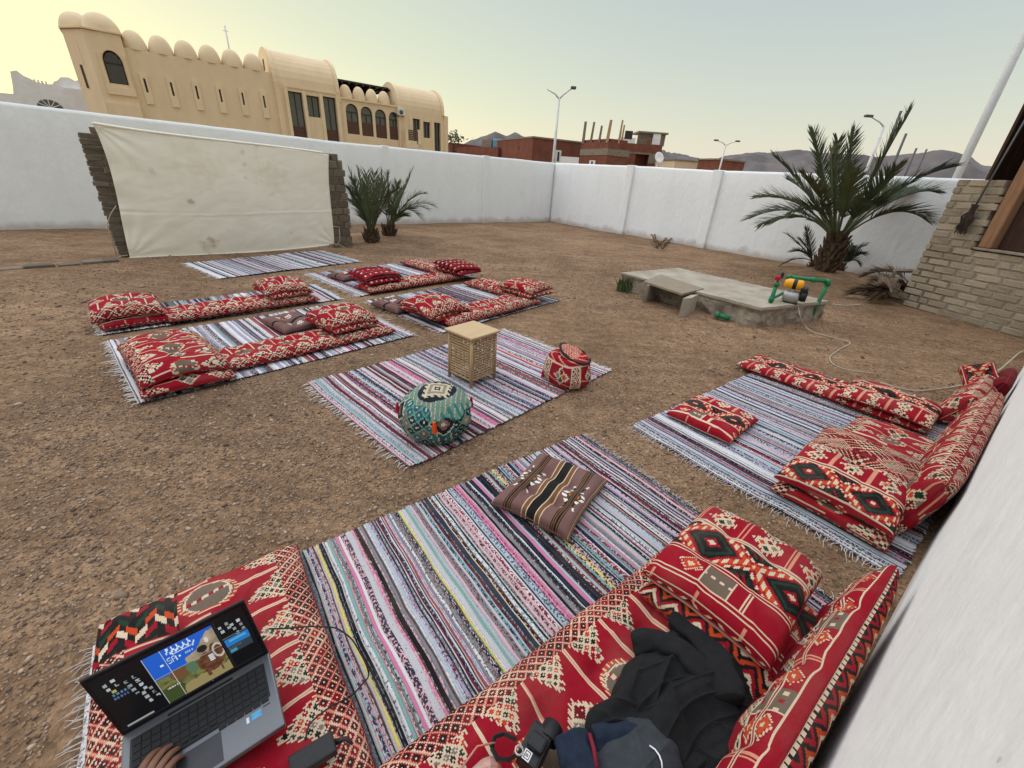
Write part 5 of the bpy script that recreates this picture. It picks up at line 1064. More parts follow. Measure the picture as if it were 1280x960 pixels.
cushion('kilim_bolster', 'long red bolster with a white lace stripe leaning on the near wall', 'bolster', FW, -1.70, .045, .22, 2.05, .43, .16, NR, lambda x, y, w: patZ(x, -y-19, w), rx=rad(-80), group='bolsters leaning on the right wall', seed=45, tuft=(5, 1, .012), crease=.016, flat=.9, lump=.012, pat2=lambda x, y, w: patZ(x, y+w/2+w/2-19, w))

# ------------------------------------------------------------------ cane stool
sx, sy = -.375, 3.47
st = thing('cane_stool', 'square cane stool with a plywood top and woven cane sides on the central rug', 'stool', (sx, sy, float(gz(sx, sy))+.012), FC.rz+rad(2))
hw, hh = .145, .475
for i, (a, b) in enumerate(((-1, -1), (1, -1), (1, 1), (-1, 1))):
    m = MB(); m.tube([(a*hw, b*hw, 0), (a*hw*.98, b*hw*.98, hh-.02)], .0145, 8); m.obj('leg', M_bamboo, st)
m = MB(); m.bbox(-hw-.03, hw+.03, -hw-.03, hw+.03, hh-.02, hh, .005); m.obj('top', M_ply, st)
for k in range(4):
    pan = bpy.data.objects.new('cane_panel', None)
    m = MB()
    for j in range(16): z = .072+.0245*j; m.tube([(-hw, 0, z+random.uniform(-.003, .003)), (hw, 0, z+random.uniform(-.003, .003))], .0062, 5)
    for z in (.065, .265, hh-.035): m.tube([(-hw, .004, z), (hw, .004, z)], .010, 6)
    o = m.obj('cane_panel', M_bamboo, st); o.location = (hw*math.sin(k*math.pi/2), -hw*math.cos(k*math.pi/2), 0); o.rotation_euler = (0, 0, k*math.pi/2)
    m = MB()
    for j in range(9): x = -hw+2*hw*(j+1)/10; m.tube([(x, .006*(-1)**j, .06), (x+random.uniform(-.004, .004), -.006*(-1)**j, .26), (x, .006*(-1)**j, hh-.03)], .0055, 5)
    m.obj('cane_upright', M_bamboo, o)

# ------------------------------------------------------------------ poufs
TEA = np.array([(.025, .16, .14), (.02, .09, .11), (.10, .235, .19), (.47, .42, .30), (.012, .014, .022), (.17, .095, .075), (.25, .19, .12), (.60, .07, .012), (.30, .01, .02)])
def pouf_body(R, H, prof_, pat, ncol=132, nrow=64, ex=2.6, squash=(1, 1), seed=0):
    th = np.linspace(0, 2*math.pi, ncol, endpoint=False); ph = np.linspace(0, 1, nrow+1)
    T, Pp = np.meshgrid(th, ph, indexing='ij'); rz_ = np.interp(ph, [p[0] for p in prof_], [p[1] for p in prof_]); zz = np.interp(ph, [p[0] for p in prof_], [p[2] for p in prof_])
    for _ in range(3): rz_[1:-1] = (rz_[:-2]+2*rz_[1:-1]+rz_[2:])/4; zz[1:-1] = (zz[:-2]+2*zz[1:-1]+zz[2:])/4
    c, s = np.cos(T), np.sin(T); sq = (np.abs(c)**ex+np.abs(s)**ex)**(-1/ex)
    bul = 1+.018*np.cos(T*8)*np.sin(np.pi*Pp)+.05*fbm(np.cos(T)*1.6+seed, np.sin(T)*1.6+Pp*1.5, seed, 3)
    X = R*squash[0]*rz_[None]*c*sq*bul; Y = R*squash[1]*rz_[None]*s*sq*bul; Z = H*zz[None]*(1+.04*fbm(np.cos(T)*1.2, np.sin(T)*1.2, seed+2, 2)*Pp)
    V = np.stack([X, Y, Z], -1).reshape(-1, 3); i = np.arange(ncol*(nrow+1)).reshape(ncol, nrow+1); j = np.roll(i, -1, 0)
    Q = np.stack([i[:, :-1], j[:, :-1], j[:, 1:], i[:, 1:]], -1).reshape(-1, 4)
    Tc, Pc = np.meshgrid(th+math.pi/ncol, (ph[:-1]+ph[1:])/2, indexing='ij')
    me = np_mesh('pouf', V, Q, smooth=True); face_col(me, 'weave', pat(Tc, Pc).reshape(-1, 3)); return me
def teal_pat(T, Pp):
    x = fr_((T+rad(75))/(2*math.pi))*8; y = Pp*5.2; seg = np.floor(x/2); fx = fr_(x/2)
    out = np.zeros(T.shape, int)
    a, b = (x*2.2+y*1.05), (x*2.2-y*1.05); ia, ib = np.floor(a), np.floor(b); d = np.maximum(np.abs(fr_(a)-.5), np.abs(fr_(b)-.5))
    k = h2(ia, ib, 5); L_ = np.select([k < .34, k < .55, k < .8], [4, 5, 1], 6); L_ = np.where(d < .13, 3, L_); L_ = np.where(d > .41, 2, L_)
    lat = (fx < .55); out = np.where(lat, L_, out)
    band = fr_((fx-.55)*4.4+Pp*1.2); out = np.where(~lat, np.where(band < .12, 3, np.where(band < .55, 1, np.where(band < .62, 3, 0))), out)
    dd = np.abs(fx-.78)*4+np.abs(Pp-.62)*5; out = np.where(dd < 1.05, np.where(dd > .9, 3, 4), out); out = np.where((dd < .5), 5, out); out = np.where(dd < .2, 3, out)
    out = np.where(Pp < .07, 1, out); return TEA[out]
tpx = (-.535, 2.545); tp_ = thing('teal_pouf', 'teal green patterned pouf with a loose lid and orange and red tassels', 'pouf', (tpx[0], tpx[1], float(gz(*tpx))+.01), rad(-62))
obj('body', pouf_body(.245, .33, [(0, .0, .02), (.04, .50, .0), (.12, .80, .05), (.30, 1.0, .25), (.48, 1.07, .48), (.66, 1.0, .70), (.82, .80, .88), (.93, .45, .99), (1, 0, 1.02)], teal_pat, ex=2.0, squash=(1.04, .98), seed=5), M_weave, tp_)
def lid(par, R, z, colf, ncell=70, droop=.05, lift=None, squash=1., n_=8, dome_=0.):
    g = np.linspace(-1, 1, ncell+1); X, Y = np.meshgrid(g, g, indexing='ij'); rr = np.hypot(X, Y)+1e-6; m_ = np.maximum(np.abs(X), np.abs(Y)); k = m_/rr
    ang = np.arctan2(Y, X); rad_ = m_*(1+.06*np.cos(n_*ang)); x = rad_*np.cos(ang)*R; y = rad_*np.sin(ang)*R*squash
    zz = z-droop*np.clip(rad_-.62, 0, 1)**1.3*3.0-dome_*rad_**2+.010*np.sin(n_*ang+1)*rad_**4+.006*fbm(X*3, Y*3, 3)
    if lift is not None: zz = zz+lift(x, y)
    top = np.stack([x, y, zz], -1).reshape(-1, 3); bot = top-np.array([0, 0, .012]); N_ = ncell+1; i = np.arange(N_*N_).reshape(N_, N_); q = np.stack([i[:-1, :-1], i[1:, :-1], i[1:, 1:], i[:-1, 1:]], -1).reshape(-1, 4)
    rim = np.concatenate([i[0, :], i[1:, -1], i[-1, -2::-1], i[-2:0:-1, 0]]); r2 = np.roll(rim, -1); sd = np.stack([rim, r2, r2+N_*N_, rim+N_*N_], -1)
    Q = np.concatenate([q, q[:, ::-1]+N_*N_, sd]); V = np.concatenate([top, bot])
    xc = (rad_*np.cos(ang)); yc = (rad_*np.sin(ang)); f = lambda a: (a[:-1, :-1]+a[1:, :-1]+a[1:, 1:]+a[:-1, 1:])/4; col = colf(f(xc), f(yc)).reshape(-1, 3)
    me = np_mesh('lid', V, Q, smooth=True); C_ = np.concatenate([col, col, np.repeat(col[:1], len(sd), 0)])
    face_col(me, 'weave', C_); return obj('lid', me, M_weave, par)
def teal_lid(x, y):
    r = np.hypot(x*1.35, y*1.0); d = np.abs(x)*1.25+np.abs(y); out = np.where(fr_((x-y)*7) < .25, 6, np.where(fr_((x+y)*5) < .18, 3, 2)); out = np.where((np.abs(x) > .72) & (fr_(y*4) < .4), 0, out)
    out = np.where(r < .66, 4, out); s = np.floor(d*13); out = np.where(d+.06*np.sign(np.sin(y*40)) < .58, 3, out); out = np.where(d < .40, 6, out); out = np.where(d < .26, 3, out); out = np.where(d < .14, 4, out); out = np.where(d < .06, 3, out)
    return TEA[out]
l_ = lid(tp_, .232, .372, teal_lid, droop=.03, squash=.94, dome_=.085); l_.rotation_euler = (rad(3), rad(5), rad(20)); l_.location = (.0, .02, .0)
def tassel(par, p, c, l=.075, r=.016):
    m = MB(); m.tube([p, (p[0], p[1], p[2]-.015)], r*.55, 6); 
    for k in range(14): a = k*2.4; e = r*.9*math.sqrt((k+.5)/14); m.tube([(p[0]+e*.4*math.cos(a), p[1]+e*.4*math.sin(a), p[2]-.012), (p[0]+e*math.cos(a), p[1]+e*math.sin(a), p[2]-l*random.uniform(.9, 1.05))], [r*.3, r*.2], 4)
    m.obj('tassel', mat('tassel_'+c, {'orange': (.70, .085, .012), 'red': (.36, .008, .02)}[c], .9, var=.1), par)
def tp_local(px, py, z):
    w_ = at(px, py, z)-np.array(tp_.location); a = -tp_.rotation_euler.z; return (w_[0]*math.cos(a)-w_[1]*math.sin(a), w_[0]*math.sin(a)+w_[1]*math.cos(a), w_[2])
tassel(tp_, (.272, -.085, .255), 'orange', .085, .02); tassel(tp_, (.05, .256, .26), 'red'); tassel(tp_, (-.03, -.252, .27), 'red')
def red_pat(T, Pp):
    x = fr_(T/(2*math.pi)+.07)*4; fx = (fr_(x)-.5)*44; y = (Pp-.42)*42; out = np.full(T.shape, RE)
    out = np.where(np.abs(y+fx*.25+3) < .8, PK, out); f4 = four(fx-3, y-4, 9.); out = np.where(f4 >= 0, f4, out); f5 = four(fx, y+17, 6.); out = np.where(f5 >= 0, f5, out)
    e = np.abs(np.abs(fx)-16) < 1.1; out = np.where(e, CR, out); out = np.where(np.abs(fx) > 17.5, small_lat(fx, y, 4.5), out); out = np.where(y > 15, np.where(fr_((x*2)+y/6) < .22, PK, RE), out); out = np.where(np.abs(y-15) < .8, CR, out); return PALT[out]
rp = (.50, 3.52); rp_ = thing('red_pouf', 'squashed red patterned pouf with a dark folded rim and a red tassel', 'pouf', (rp[0], rp[1], float(gz(*rp))+.01), rad(-52))
obj('body', pouf_body(.19, .29, [(0, 0, .02), (.05, .7, .0), (.15, .96, .08), (.4, 1.04, .32), (.7, .94, .7), (.88, .80, .93), (.94, .70, 1.0), (.97, .45, .95), (1, 0, .9)], red_pat, ncol=110, nrow=50, ex=2.8, squash=(1.1, .95), seed=8), M_weave, rp_)
l_ = lid(rp_, .155, .300, lambda x, y: PALT[np.where((np.abs(y) > .80) | (np.abs(x) > .86), BK, np.where(fr_((x+y)*4) < .4, PK, np.where(fr_((x-y)*5) < .3, CR, RE)))], 40, droop=.02, squash=.85, lift=lambda x, y: .05*np.clip(-x/.2, 0, 1)-.03*np.clip(x/.2, 0, 1), n_=4); l_.rotation_euler = (rad(-6), rad(8), 0)
m = MB(); m.tube([(.158*math.cos(t_), .136*math.sin(t_), .300+.05*max(0, -.158*math.cos(t_)/.2)-.03*max(0, .158*math.cos(t_)/.2)) for t_ in np.linspace(rad(-150), rad(50), 25)], .011, 6); m.obj('rim_binding', mat('dark_binding', (.03, .018, .014), .9), l_)
tassel(rp_, (-.15, -.155, .10), 'red', .085, .02)

# ------------------------------------------------------------------ laptop
hz_ = .205
h0, h1 = at(153, 919, hz_), at(337, 814, hz_+.03); hd = (h1-h0)[:2]; LW = float(np.hypot(*hd)); la = math.atan2(hd[1], hd[0])
lp = thing('laptop', 'open black and silver laptop showing a poster design, lying on the red mattress', 'laptop', (float(h0[0]), float(h0[1]), hz_-.022), la); lp.rotation_euler = (0, -math.atan2(.03, LW), la); BD = LW*.655
M_alu = mat('dark_aluminium', (.13, .135, .145), .38, var=.12, vscale=3, metal=.6, spec=.5)
m = MB(); m.bbox(0, LW, -BD, .012, 0, .020, .005); m.obj('base', M_alu, lp)
m = MB(); m.bbox(.02, LW-.02, -BD*.58, -.028, .0195, .0212, .0006); dk = m.obj('keyboard_deck', M_black, lp)
m = MB(); r5 = 5; kw = (LW-.05)/15
for r_ in range(6):
    for c_ in range(15):
        if r_ == 5 and 4 <= c_ <= 8:
            if c_ == 4: m.bbox(.025+4*kw+.001, .025+9*kw-.001, -BD*.57+.0, -BD*.57+.016, .0212, .0236, .0008)
            continue
        x = .025+c_*kw; y = -.034-(r_+1)*(BD*.53-.01)/6; m.bbox(x+.0012, x+kw-.0012, y+.001, y+(BD*.53-.01)/6-.0012, .0212, .0236, .0008)
k = m.obj('keys', mat('key_plastic', (.014, .014, .015), .75, var=.2), dk); k['kind'] = 'stuff'
m = MB(); m.bbox(LW*.32, LW*.60, -BD*.96, -BD*.63, .0199, .0207, .0003); m.obj('touchpad', mat('touchpad', (.035, .036, .04), .3, metal=.3), lp)
m = MB(); m.box(LW*.28, LW*.72, -.022, -.014, .0199, .0208); m.obj('speaker_grille', M_black, lp)
m = MB(); m.box(LW*.80, LW*.87, -BD*.74, -BD*.66, .0200, .0205); m.obj('sticker', mat('blue_sticker', (.08, .30, .50), .4, var=.25, vscale=90), lp)
m = MB(); m.box(LW*.765, LW*.785, -BD*.74, -BD*.67, .0200, .0205); m.obj('sticker', mat('pale_sticker', (.45, .50, .55), .4, var=.2, vscale=90), lp)
m = MB(); m.box(LW*.885, LW*.935, -BD*.665, -BD*.652, .0200, .0205); m.obj('sticker', M_black, lp)
ld = MB(); LH = LW*.665; ld.bbox(0, LW, -.008, .0, 0, LH, .0035); lido = ld.obj('lid', M_black, lp); LT = rad(-6); lido.location = (0, .006, .018); lido.rotation_euler = (LT, 0, 0)
m = MB(); m.box(.003, LW-.003, -.0095, -.0080, .004, LH-.003); m.obj('bezel', mat('bezel', (.006, .006, .007), .25), lido)
# screen picture, drawn cell by cell
NX, NY = 230, 128; gx, gy = np.meshgrid((np.arange(NX)+.5)/NX, (np.arange(NY)+.5)/NY)      # gy up
im = np.zeros((NY, NX, 3))+np.array([.003, .003, .004])
def fill(mk, c): im[mk] = c
def rc(x0, x1, y0, y1): return (gx > x0) & (gx < x1) & (gy > y0) & (gy < y1)
P_ = rc(.30, .765, .03, .93); nz1 = fbm(gx*14, gy*9, 71, 4); nz2 = fbm(gx*40, gy*26, 72, 3)
ridge = .62+.10*np.clip((gx-.52)/.2, 0, 1.6)+.16*np.clip((gx-.6)/.12, 0, 1)+.05*fbm(gx*16, gx*0, 73, 4)
fill(P_, (.015, .12, .62)); fill(P_ & (gy < ridge) & (gx > .52), (.36, .29, .19)); k_ = P_ & (gy < ridge) & (gx > .52); im[k_] *= (1+.6*nz1[k_])[:, None]
fld = P_ & (gy < .50+.05*nz1); fill(fld, (.14, .145, .045)); im[fld] *= (1+.9*nz2[fld])[:, None]
fill(P_ & (gy < .20+.06*nz1) , (.32, .26, .11)); fill(P_ & (np.hypot((gx-.36)/.085, (gy-.16)/.16)+.25*nz1 < 1), (.05, .075, .02))
brn = P_ & ((np.hypot((gx-.66)/.085, (gy-.36)/.17)+.25*nz1 < 1) | (np.hypot((gx-.72)/.05, (gy-.44)/.2)+.2*nz1 < 1) | rc(.60, .625, .12, .34) | rc(.70, .715, .1, .3)); fill(brn, (.13, .05, .025)); im[brn] *= (1+.8*nz2[brn])[:, None]
fill(P_ & (np.hypot((gx-.455)/.07, (gy-.42)/.10)+.25*nz1 < 1), (.17, .08, .035)); fill(P_ & (np.hypot((gx-.535)/.035, (gy-.42)/.12)+.2*nz1 < 1), (.10, .18, .10))
fill(P_ & (np.hypot((gx-.645)/.035, (gy-.63)/.06) < 1), (.02, .015, .015)); fill(P_ & (np.abs(np.hypot((gx-.735)/.035, (gy-.48)/.12)-1) < .18), (.55, .50, .42))
fill(P_ & (np.hypot((gx-.695)/.014, (gy-.74)/.05) < 1), (.7, .68, .62)); fill(rc(.655, .69, .34, .47) & P_, (.75, .75, .75)); fill(rc(.655, .69, .34, .47) & P_ & (fr_(gy*32) < .35), (.12, .12, .12))
FONT = {'S': ('01111', '10000', '10000', '01110', '00001', '00001', '11110'), 'A': ('01110', '10001', '10001', '11111', '10001', '10001', '10001')}
def glyph(ch, x, y, w, h, c):
    for r_, row in enumerate(FONT[ch]):
        for q_, b_ in enumerate(row):
            if b_ == '1': fill(rc(x+q_*w/5, x+(q_+1)*w/5, y+h-(r_+1)*h/7, y+h-r_*h/7), c)
glyph('S', .425, .66, .028, .095, (.62, .78, .95)); glyph('A', .457, .66, .028, .095, (.62, .78, .95))
for k in range(26):                                             # flowing script line
    x = .44+.0072*k; y = .83+.028*math.sin(k*1.25)+(.05 if k % 7 == 2 else 0)*math.sin(k); fill(rc(x, x+.009, y-.014, y+.020+(.04 if k % 5 == 1 else 0)), (.70, .82, .97))
fill(rc(.47, .60, .775, .787), (.55, .72, .95)); fill(rc(.50, .515, .69, .72), (.75, .85, 1)); fill(rc(.545, .60, .685, .72) & (fr_(gx*70) < .6), (.45, .60, .85)); fill(rc(.375, .395, .67, .70), (.8, .9, 1))
fill(P_ & (np.abs(gx-.415) < .0025), (.55, .56, .52)); fill(P_ & (np.abs(gy-.52-.0*gx) < .004), (.40, .42, .38)); fill(P_ & (np.abs(gx-.302) < .003), (.5, .5, .5)); fill(rc(.34, .42, .26, .29) & (fr_(gx*60) < .6), (.6, .55, .45))
for (x0, y0, cols, rws) in ((.05, .80, 2, 2), (.155, .70, 2, 4), (.20, .40, 2, 3), (.795, .78, 2, 2), (.875, .74, 2, 3), (.80, .70, 1, 1)):
    for i_ in range(cols):
        for j_ in range(rws):
            x, y = x0+.052*i_+.006*j_, y0-.085*j_+.02*i_; c = np.array([.42, .47, .48])*(.55+.7*random.random()); fill(rc(x, x+.024, y, y+.05) & (nz2 > -.35), c)
fill(rc(.075, .1, .66, .70), (.40, .42, .10)); fill(rc(.06, .17, .60, .64) & (fr_(gx*45) < .6), (.10, .2, .38)); fill(rc(.06, .15, .54, .58) & (fr_(gx*50) < .6), (.08, .15, .3)); fill(rc(.785, .965, .58, .60), (.10, .11, .12))
fill(rc(.79, .97, .28, .565), (.035, .05, .065)); fill(rc(.79, .97, .42, .565), (.02, .20, .55)); fill(rc(.82, .95, .49, .53), (.10, .40, .75)); fill(rc(.80, .85, .30, .35), (.05, .32, .45)); fill(rc(.80, .90, .37, .40) & (fr_(gx*50) < .6), (.10, .12, .14))
fill(rc(.03, .20, .03, .065), (.35, .36, .33)); fill(rc(.0, 1, .0, .018), (.012, .014, .018)); fill(rc(.60, .61, .0, .018), (.08, .2, .5)); fill(rc(.775, .785, .03, .95), (.012, .012, .014))
X0, X1, Z0, Z1 = .012, LW-.012, .018, LH-.012; xs = np.linspace(X0, X1, NX+1); zs = np.linspace(Z0, Z1, NY+1); XX, ZZ = np.meshgrid(xs, zs)
V = np.stack([XX, np.full(XX.shape, -.0105), ZZ], -1).reshape(-1, 3); i = np.arange((NX+1)*(NY+1)).reshape(NY+1, NX+1)
me = np_mesh('screen', V, np.stack([i[:-1, :-1], i[:-1, 1:], i[1:, 1:], i[1:, :-1]], -1).reshape(-1, 4)); face_col(me, 'weave', np.clip(im, 0, 1).reshape(-1, 3))
obj('screen', me, weave_mat('lit_screen', rough=.15, emit=.85), lido)
# charger and cable
ad = at(392, 943, .185); t = thing('laptop_charger', 'black rectangular laptop charger brick on the red mattress by the laptop', 'charger', (float(ad[0]), float(ad[1]), .165), la-.05)
m = MB(); m.bbox(-.062, .058, -.03, .03, 0, .030, .006); m.obj('casing', M_black, t); m = MB(); m.tube([(.056, 0, .013), (.085, -.006, .012), (.10, -.03, .01)], [.009, .006, .004], 6); m.obj('strain_relief', M_black, t)
cord('charger_cable', 'thin black charger cable looping over the mattress edge onto the rug', [at(336, 786, .215), at(352, 786, .19), at(385, 783, .18), at(420, 784, .165), at(440, 798, .14), at(458, 830, .10), at(462, 845, .05), at(440, 870, .13), at(410, 885, .17), at(385, 905, .175), at(382, 925, .18)], .0028, M_black, 'cable', 80)
cord('black_cable', 'black cable end curling on the foreground rug at the bottom edge', [at(500, 968, .02), at(512, 955, .03), at(525, 952, .03), at(540, 958, .025), at(548, 970, .02)], .004, M_black, 'cable', 40)

# ------------------------------------------------------------------ jacket, jeans, camera and wrapper on the near mattress
def heap(name, m_, par, cx, cy, ra, rb, z0, h, seed, n=110, rot=0., folds=(7, .018), under=.02, outline=None, hollow=None):
    """a dropped garment: one closed sheet with sharp folds, thick in the middle and thin at an uneven outline"""
    rr = np.linspace(0, 1, n//2); th = np.linspace(0, 2*math.pi, n*2, endpoint=False); R_, T_ = np.meshgrid(rr, th, indexing='ij')
    o = 1+.16*fbm(np.cos(T_)*1.4+seed, np.sin(T_)*1.4, seed, 3)
    if outline is not None: o = o*outline(T_)
    x = R_*o*ra*np.cos(T_); y = R_*o*rb*np.sin(T_); f = fbm(x*3.6+seed, y*3.6, seed+1, 1)
    env = (1-R_**3.2)**.75
    w1 = fbm(x*2.6+f*.2+seed, y*2.6, seed+2, 1); ph = (x*np.cos(1.0+w1)+y*np.sin(1.0+w1))*folds[0]*6+w1*4.0
    sharp = 1-np.abs(np.sin(ph)); ph2 = (x*np.cos(2.4+f)+y*np.sin(2.4+f))*folds[0]*4.1+f*5; sharp2 = 1-np.abs(np.sin(ph2))
    z = env*(h*(.62+.55*f)+folds[1]*((.5+.5*np.sin(ph))**1.3*1.5+sharp2**2.2*.75+.35*(1-np.abs(np.sin(ph*1.9+f*3)))**3)) + .004
    if hollow is not None: z = z-hollow(x, y)*env
    c, s = math.cos(rot), math.sin(rot); X = cx+x*c-y*s; Y = cy+x*s+y*c
    top = np.stack([X, Y, z0+z], -1).reshape(-1, 3); bot = np.stack([X, Y, np.full(X.shape, z0)-under*0], -1).reshape(-1, 3); bot[:, 2] -= .002
    k, mth = X.shape; i = np.arange(k*mth).reshape(k, mth); jn = np.roll(i, -1, 1); q = np.stack([i[:-1], i[1:], jn[1:], jn[:-1]], -1).reshape(-1, 4); q2 = q[:, ::-1]+k*mth
    rim = np.stack([i[-1], i[-1]+k*mth, jn[-1]+k*mth, jn[-1]], -1)
    me = np_mesh(name, np.concatenate([top, bot]), np.concatenate([q, q2, rim]), smooth=True)
    return obj(name, me, m_, par)
JK = FW.w(-1.58, .36, .15); jk = thing('black_jacket', 'crumpled black fleece hooded jacket dropped on the near red mattress', 'jacket', JK, FW.rz)
heap('body', M_cloth, jk, .0, -.02, .275, .215, .012, .060, 3, n=220, folds=(4.6, .034), outline=lambda T: 1+.10*np.cos(2*T))
heap('back_panel', M_cloth, jk, -.05, -.07, .20, .15, .045, .040, 9, n=170, rot=.3, folds=(5.0, .030), outline=lambda T: 1+.16*np.sin(3*T+1)+.09*np.sin(5*T))
def sleeve(pts, r, seed, name='sleeve', par=jk, m_=M_cloth, flat=.75):
    P = np.array(pts, float); d = np.r_[0, np.cumsum(np.linalg.norm(np.diff(P, axis=0), axis=1))]; t = np.linspace(0, d[-1], 60); Q = np.stack([np.interp(t, d, P[:, k]) for k in range(3)], -1)
    for _ in range(8): Q[1:-1] = (Q[:-2]+2*Q[1:-1]+Q[2:])/4
    n = 28; V = []
    for i_, p in enumerate(Q):
        dr = Q[min(i_+1, 59)]-Q[max(i_-1, 0)]; dr /= np.linalg.norm(dr); x = np.cross(dr, [0, 0, 1]); x /= np.linalg.norm(x); u = np.cross(x, dr)
        for k in range(n):
            a = 2*math.pi*k/n; rr = np.interp(i_/59, [0, .03, .9, 1], [.80, .92, 1, .9])*r*(1+.13*math.sin(3*a+i_*.045+seed)+.07*math.sin(5*a-i_*.07)+.12*float(fbm(np.array(i_*.09+math.sin(a)*1.2), np.array(math.cos(a)*1.2+seed), seed, 2))+.05*math.sin(i_*.34+2.5*math.sin(a+seed)))
            V.append(p+x*rr*math.cos(a)+u*rr*flat*math.sin(a))
    i = np.arange(60*n).reshape(60, n); j = np.roll(i, -1, 1); V.append(Q[0]+(Q[1]-Q[0])*2); V.append(Q[-1])
    q = np.stack([i[:-1], j[:-1], j[1:], i[1:]], -1).reshape(-1, 4); tr_ = [(60*n, j[0, k], i[0, k]) for k in range(n)]+[(60*n+1, i[-1, k], j[-1, k]) for k in range(n)]
    return MB() and obj(name, MB().fix(np_mesh(name, np.array(V), q, tr_, smooth=True)), m_, par)
sleeve([(-.02, .20, .03), (.04, .15, .05), (.07, .06, .075), (.05, -.06, .08)], .050, 3)
sleeve([(.20, .17, .03), (.19, .08, .05), (.15, -.02, .075), (.05, -.12, .09)], .052, 5)
heap('hood', M_cloth, jk, -.19, .02, .16, .11, .03, .060, 17, n=160, rot=-.2, folds=(5.2, .026), outline=lambda T: 1+.14*np.sin(2*T+2)+.10*np.sin(5*T+1), hollow=lambda x, y: .07*np.exp(-((x/.10)**2+((y-.03)/.05)**2)))
JL = at(752, 945, .19); M_den = mat('dark_denim', (.016, .028, .055), .9, c2=(.010, .016, .030), vscale=60, bump=.5, bscale=500); M_slate = mat('slate_fleece', (.045, .052, .06), .95, c2=(.03, .035, .04), vscale=30, bump=.4, bscale=300)
jn_ = thing('folded_trousers', 'folded dark blue trousers and slate grey fleece at the bottom edge beside the jacket', 'clothes', (float(JL[0]), float(JL[1]), .165), FW.rz)
l0 = lambda px, py, z: tuple((lambda p: (p[0]*FW.e[0]+p[1]*FW.e[1], p[0]*FW.n[0]+p[1]*FW.n[1], z-.165))((at(px, py, z)-JL)[:2]))
sleeve([l0(714, 920, .215), l0(722, 945, .22), l0(735, 985, .22), l0(748, 1030, .22)], .055, 7, 'trouser_leg', jn_, M_den, .8)
sleeve([l0(742, 925, .215), l0(790, 918, .22), l0(815, 948, .21)], .043, 8, 'trouser_leg', jn_, M_den, .7)
m = MB(); c0 = np.array(l0(737, 918, .245)); c1 = np.array(l0(746, 960, .262)); m.tube([tuple(c0), tuple((c0+c1)/2+np.array([0, 0, .012])), tuple(c1)], .006, 6); m.obj('red_seam', mat('red_thread', (.20, .012, .03), .9), jn_)
a_ = l0(795, 965, .2); heap('fleece', M_slate, jn_, a_[0], a_[1], .16, .12, .035, .065, 23, n=120, folds=(4, .014))
m = MB(); m.tube([l0(812, 932, .265), l0(819, 937, .272), l0(824, 944, .275), l0(827, 952, .274), l0(828, 962, .27)], .0022, 6); m.obj('pale_drawcord', M_white, jn_)
CP = at(668, 940, .185); cm = thing('camera', 'small black camera with a neck strap on the near mattress at the bottom edge', 'camera', (float(CP[0]), float(CP[1]), .175), FW.rz+rad(20))
m = MB(); m.bbox(-.055, .055, -.035, .035, 0, .062, .010); b_ = m.obj('body', M_black, cm); m = MB(); m.bbox(-.022, .022, -.03, .02, .06, .082, .008); m.obj('viewfinder_hump', M_black, cm)
m = MB(); m.rev([(.0, .05), (.026, .05), (.031, .045), (.033, .0)], 18); o = m.obj('lens', M_black, cm); o.rotation_euler = (rad(90), 0, rad(-90)); o.location = (.035, -.02, .035); o.rotation_euler = (0, rad(90), 0)
m = MB(); m.rev([(.010, 0), (.013, .004), (.013, .008), (.010, .010)], 14); o = m.obj('strap_ring', M_steel, cm); o.location = (-.045, .03, .064)
m = MB(); m.box(-.052, -.026, -.005, .018, .0622, .0634); lb = m.obj('label', M_white, cm)
m = MB()
for x0, x1, y0, y1 in ((-.049, -.029, -.002, .0), (-.049, -.029, .012, .014), (-.049, -.047, -.002, .014), (-.031, -.029, -.002, .014), (-.043, -.036, .003, .005), (-.043, -.041, .003, .010), (-.043, -.036, .008, .010), (-.038, -.036, .005, .010)): m.box(x0, x1, y0, y1, .0634, .0639)
m.obj('label_mark', M_black, lb)
pts = [(-.05, .03, .06), (-.068, .05, .035), (-.075, .08, .012), (-.062, .11, .006), (-.035, .12, .006), (-.012, .10, .008), (-.005, .06, .01)]; m = MB()
for a, b in zip(pts[:-1], pts[1:]): m.tube([a, b], .0065, 4)
m.obj('neck_strap', M_black, cm)
WP = at(608, 962, .16); wr = thing('plastic_wrapper', 'crumpled clear and orange plastic wrapper cut by the bottom edge', 'wrapper', (float(WP[0]), float(WP[1]), .165), FW.rz)
M_wrap = mat('orange_film', (.50, .10, .04), .15, c2=(.42, .36, .33), vscale=14, bump=.6, bscale=25, spec=.7)
heap('film', M_wrap, wr, -.02, -.01, .06, .035, .0, .02, 31, n=90, folds=(9, .008)); m = MB(); m.tube([(-.07, .035, .02), (0, .05, .03), (.05, .03, .02)], .003, 6); m.obj('crimped_edge', M_wrap, wr)

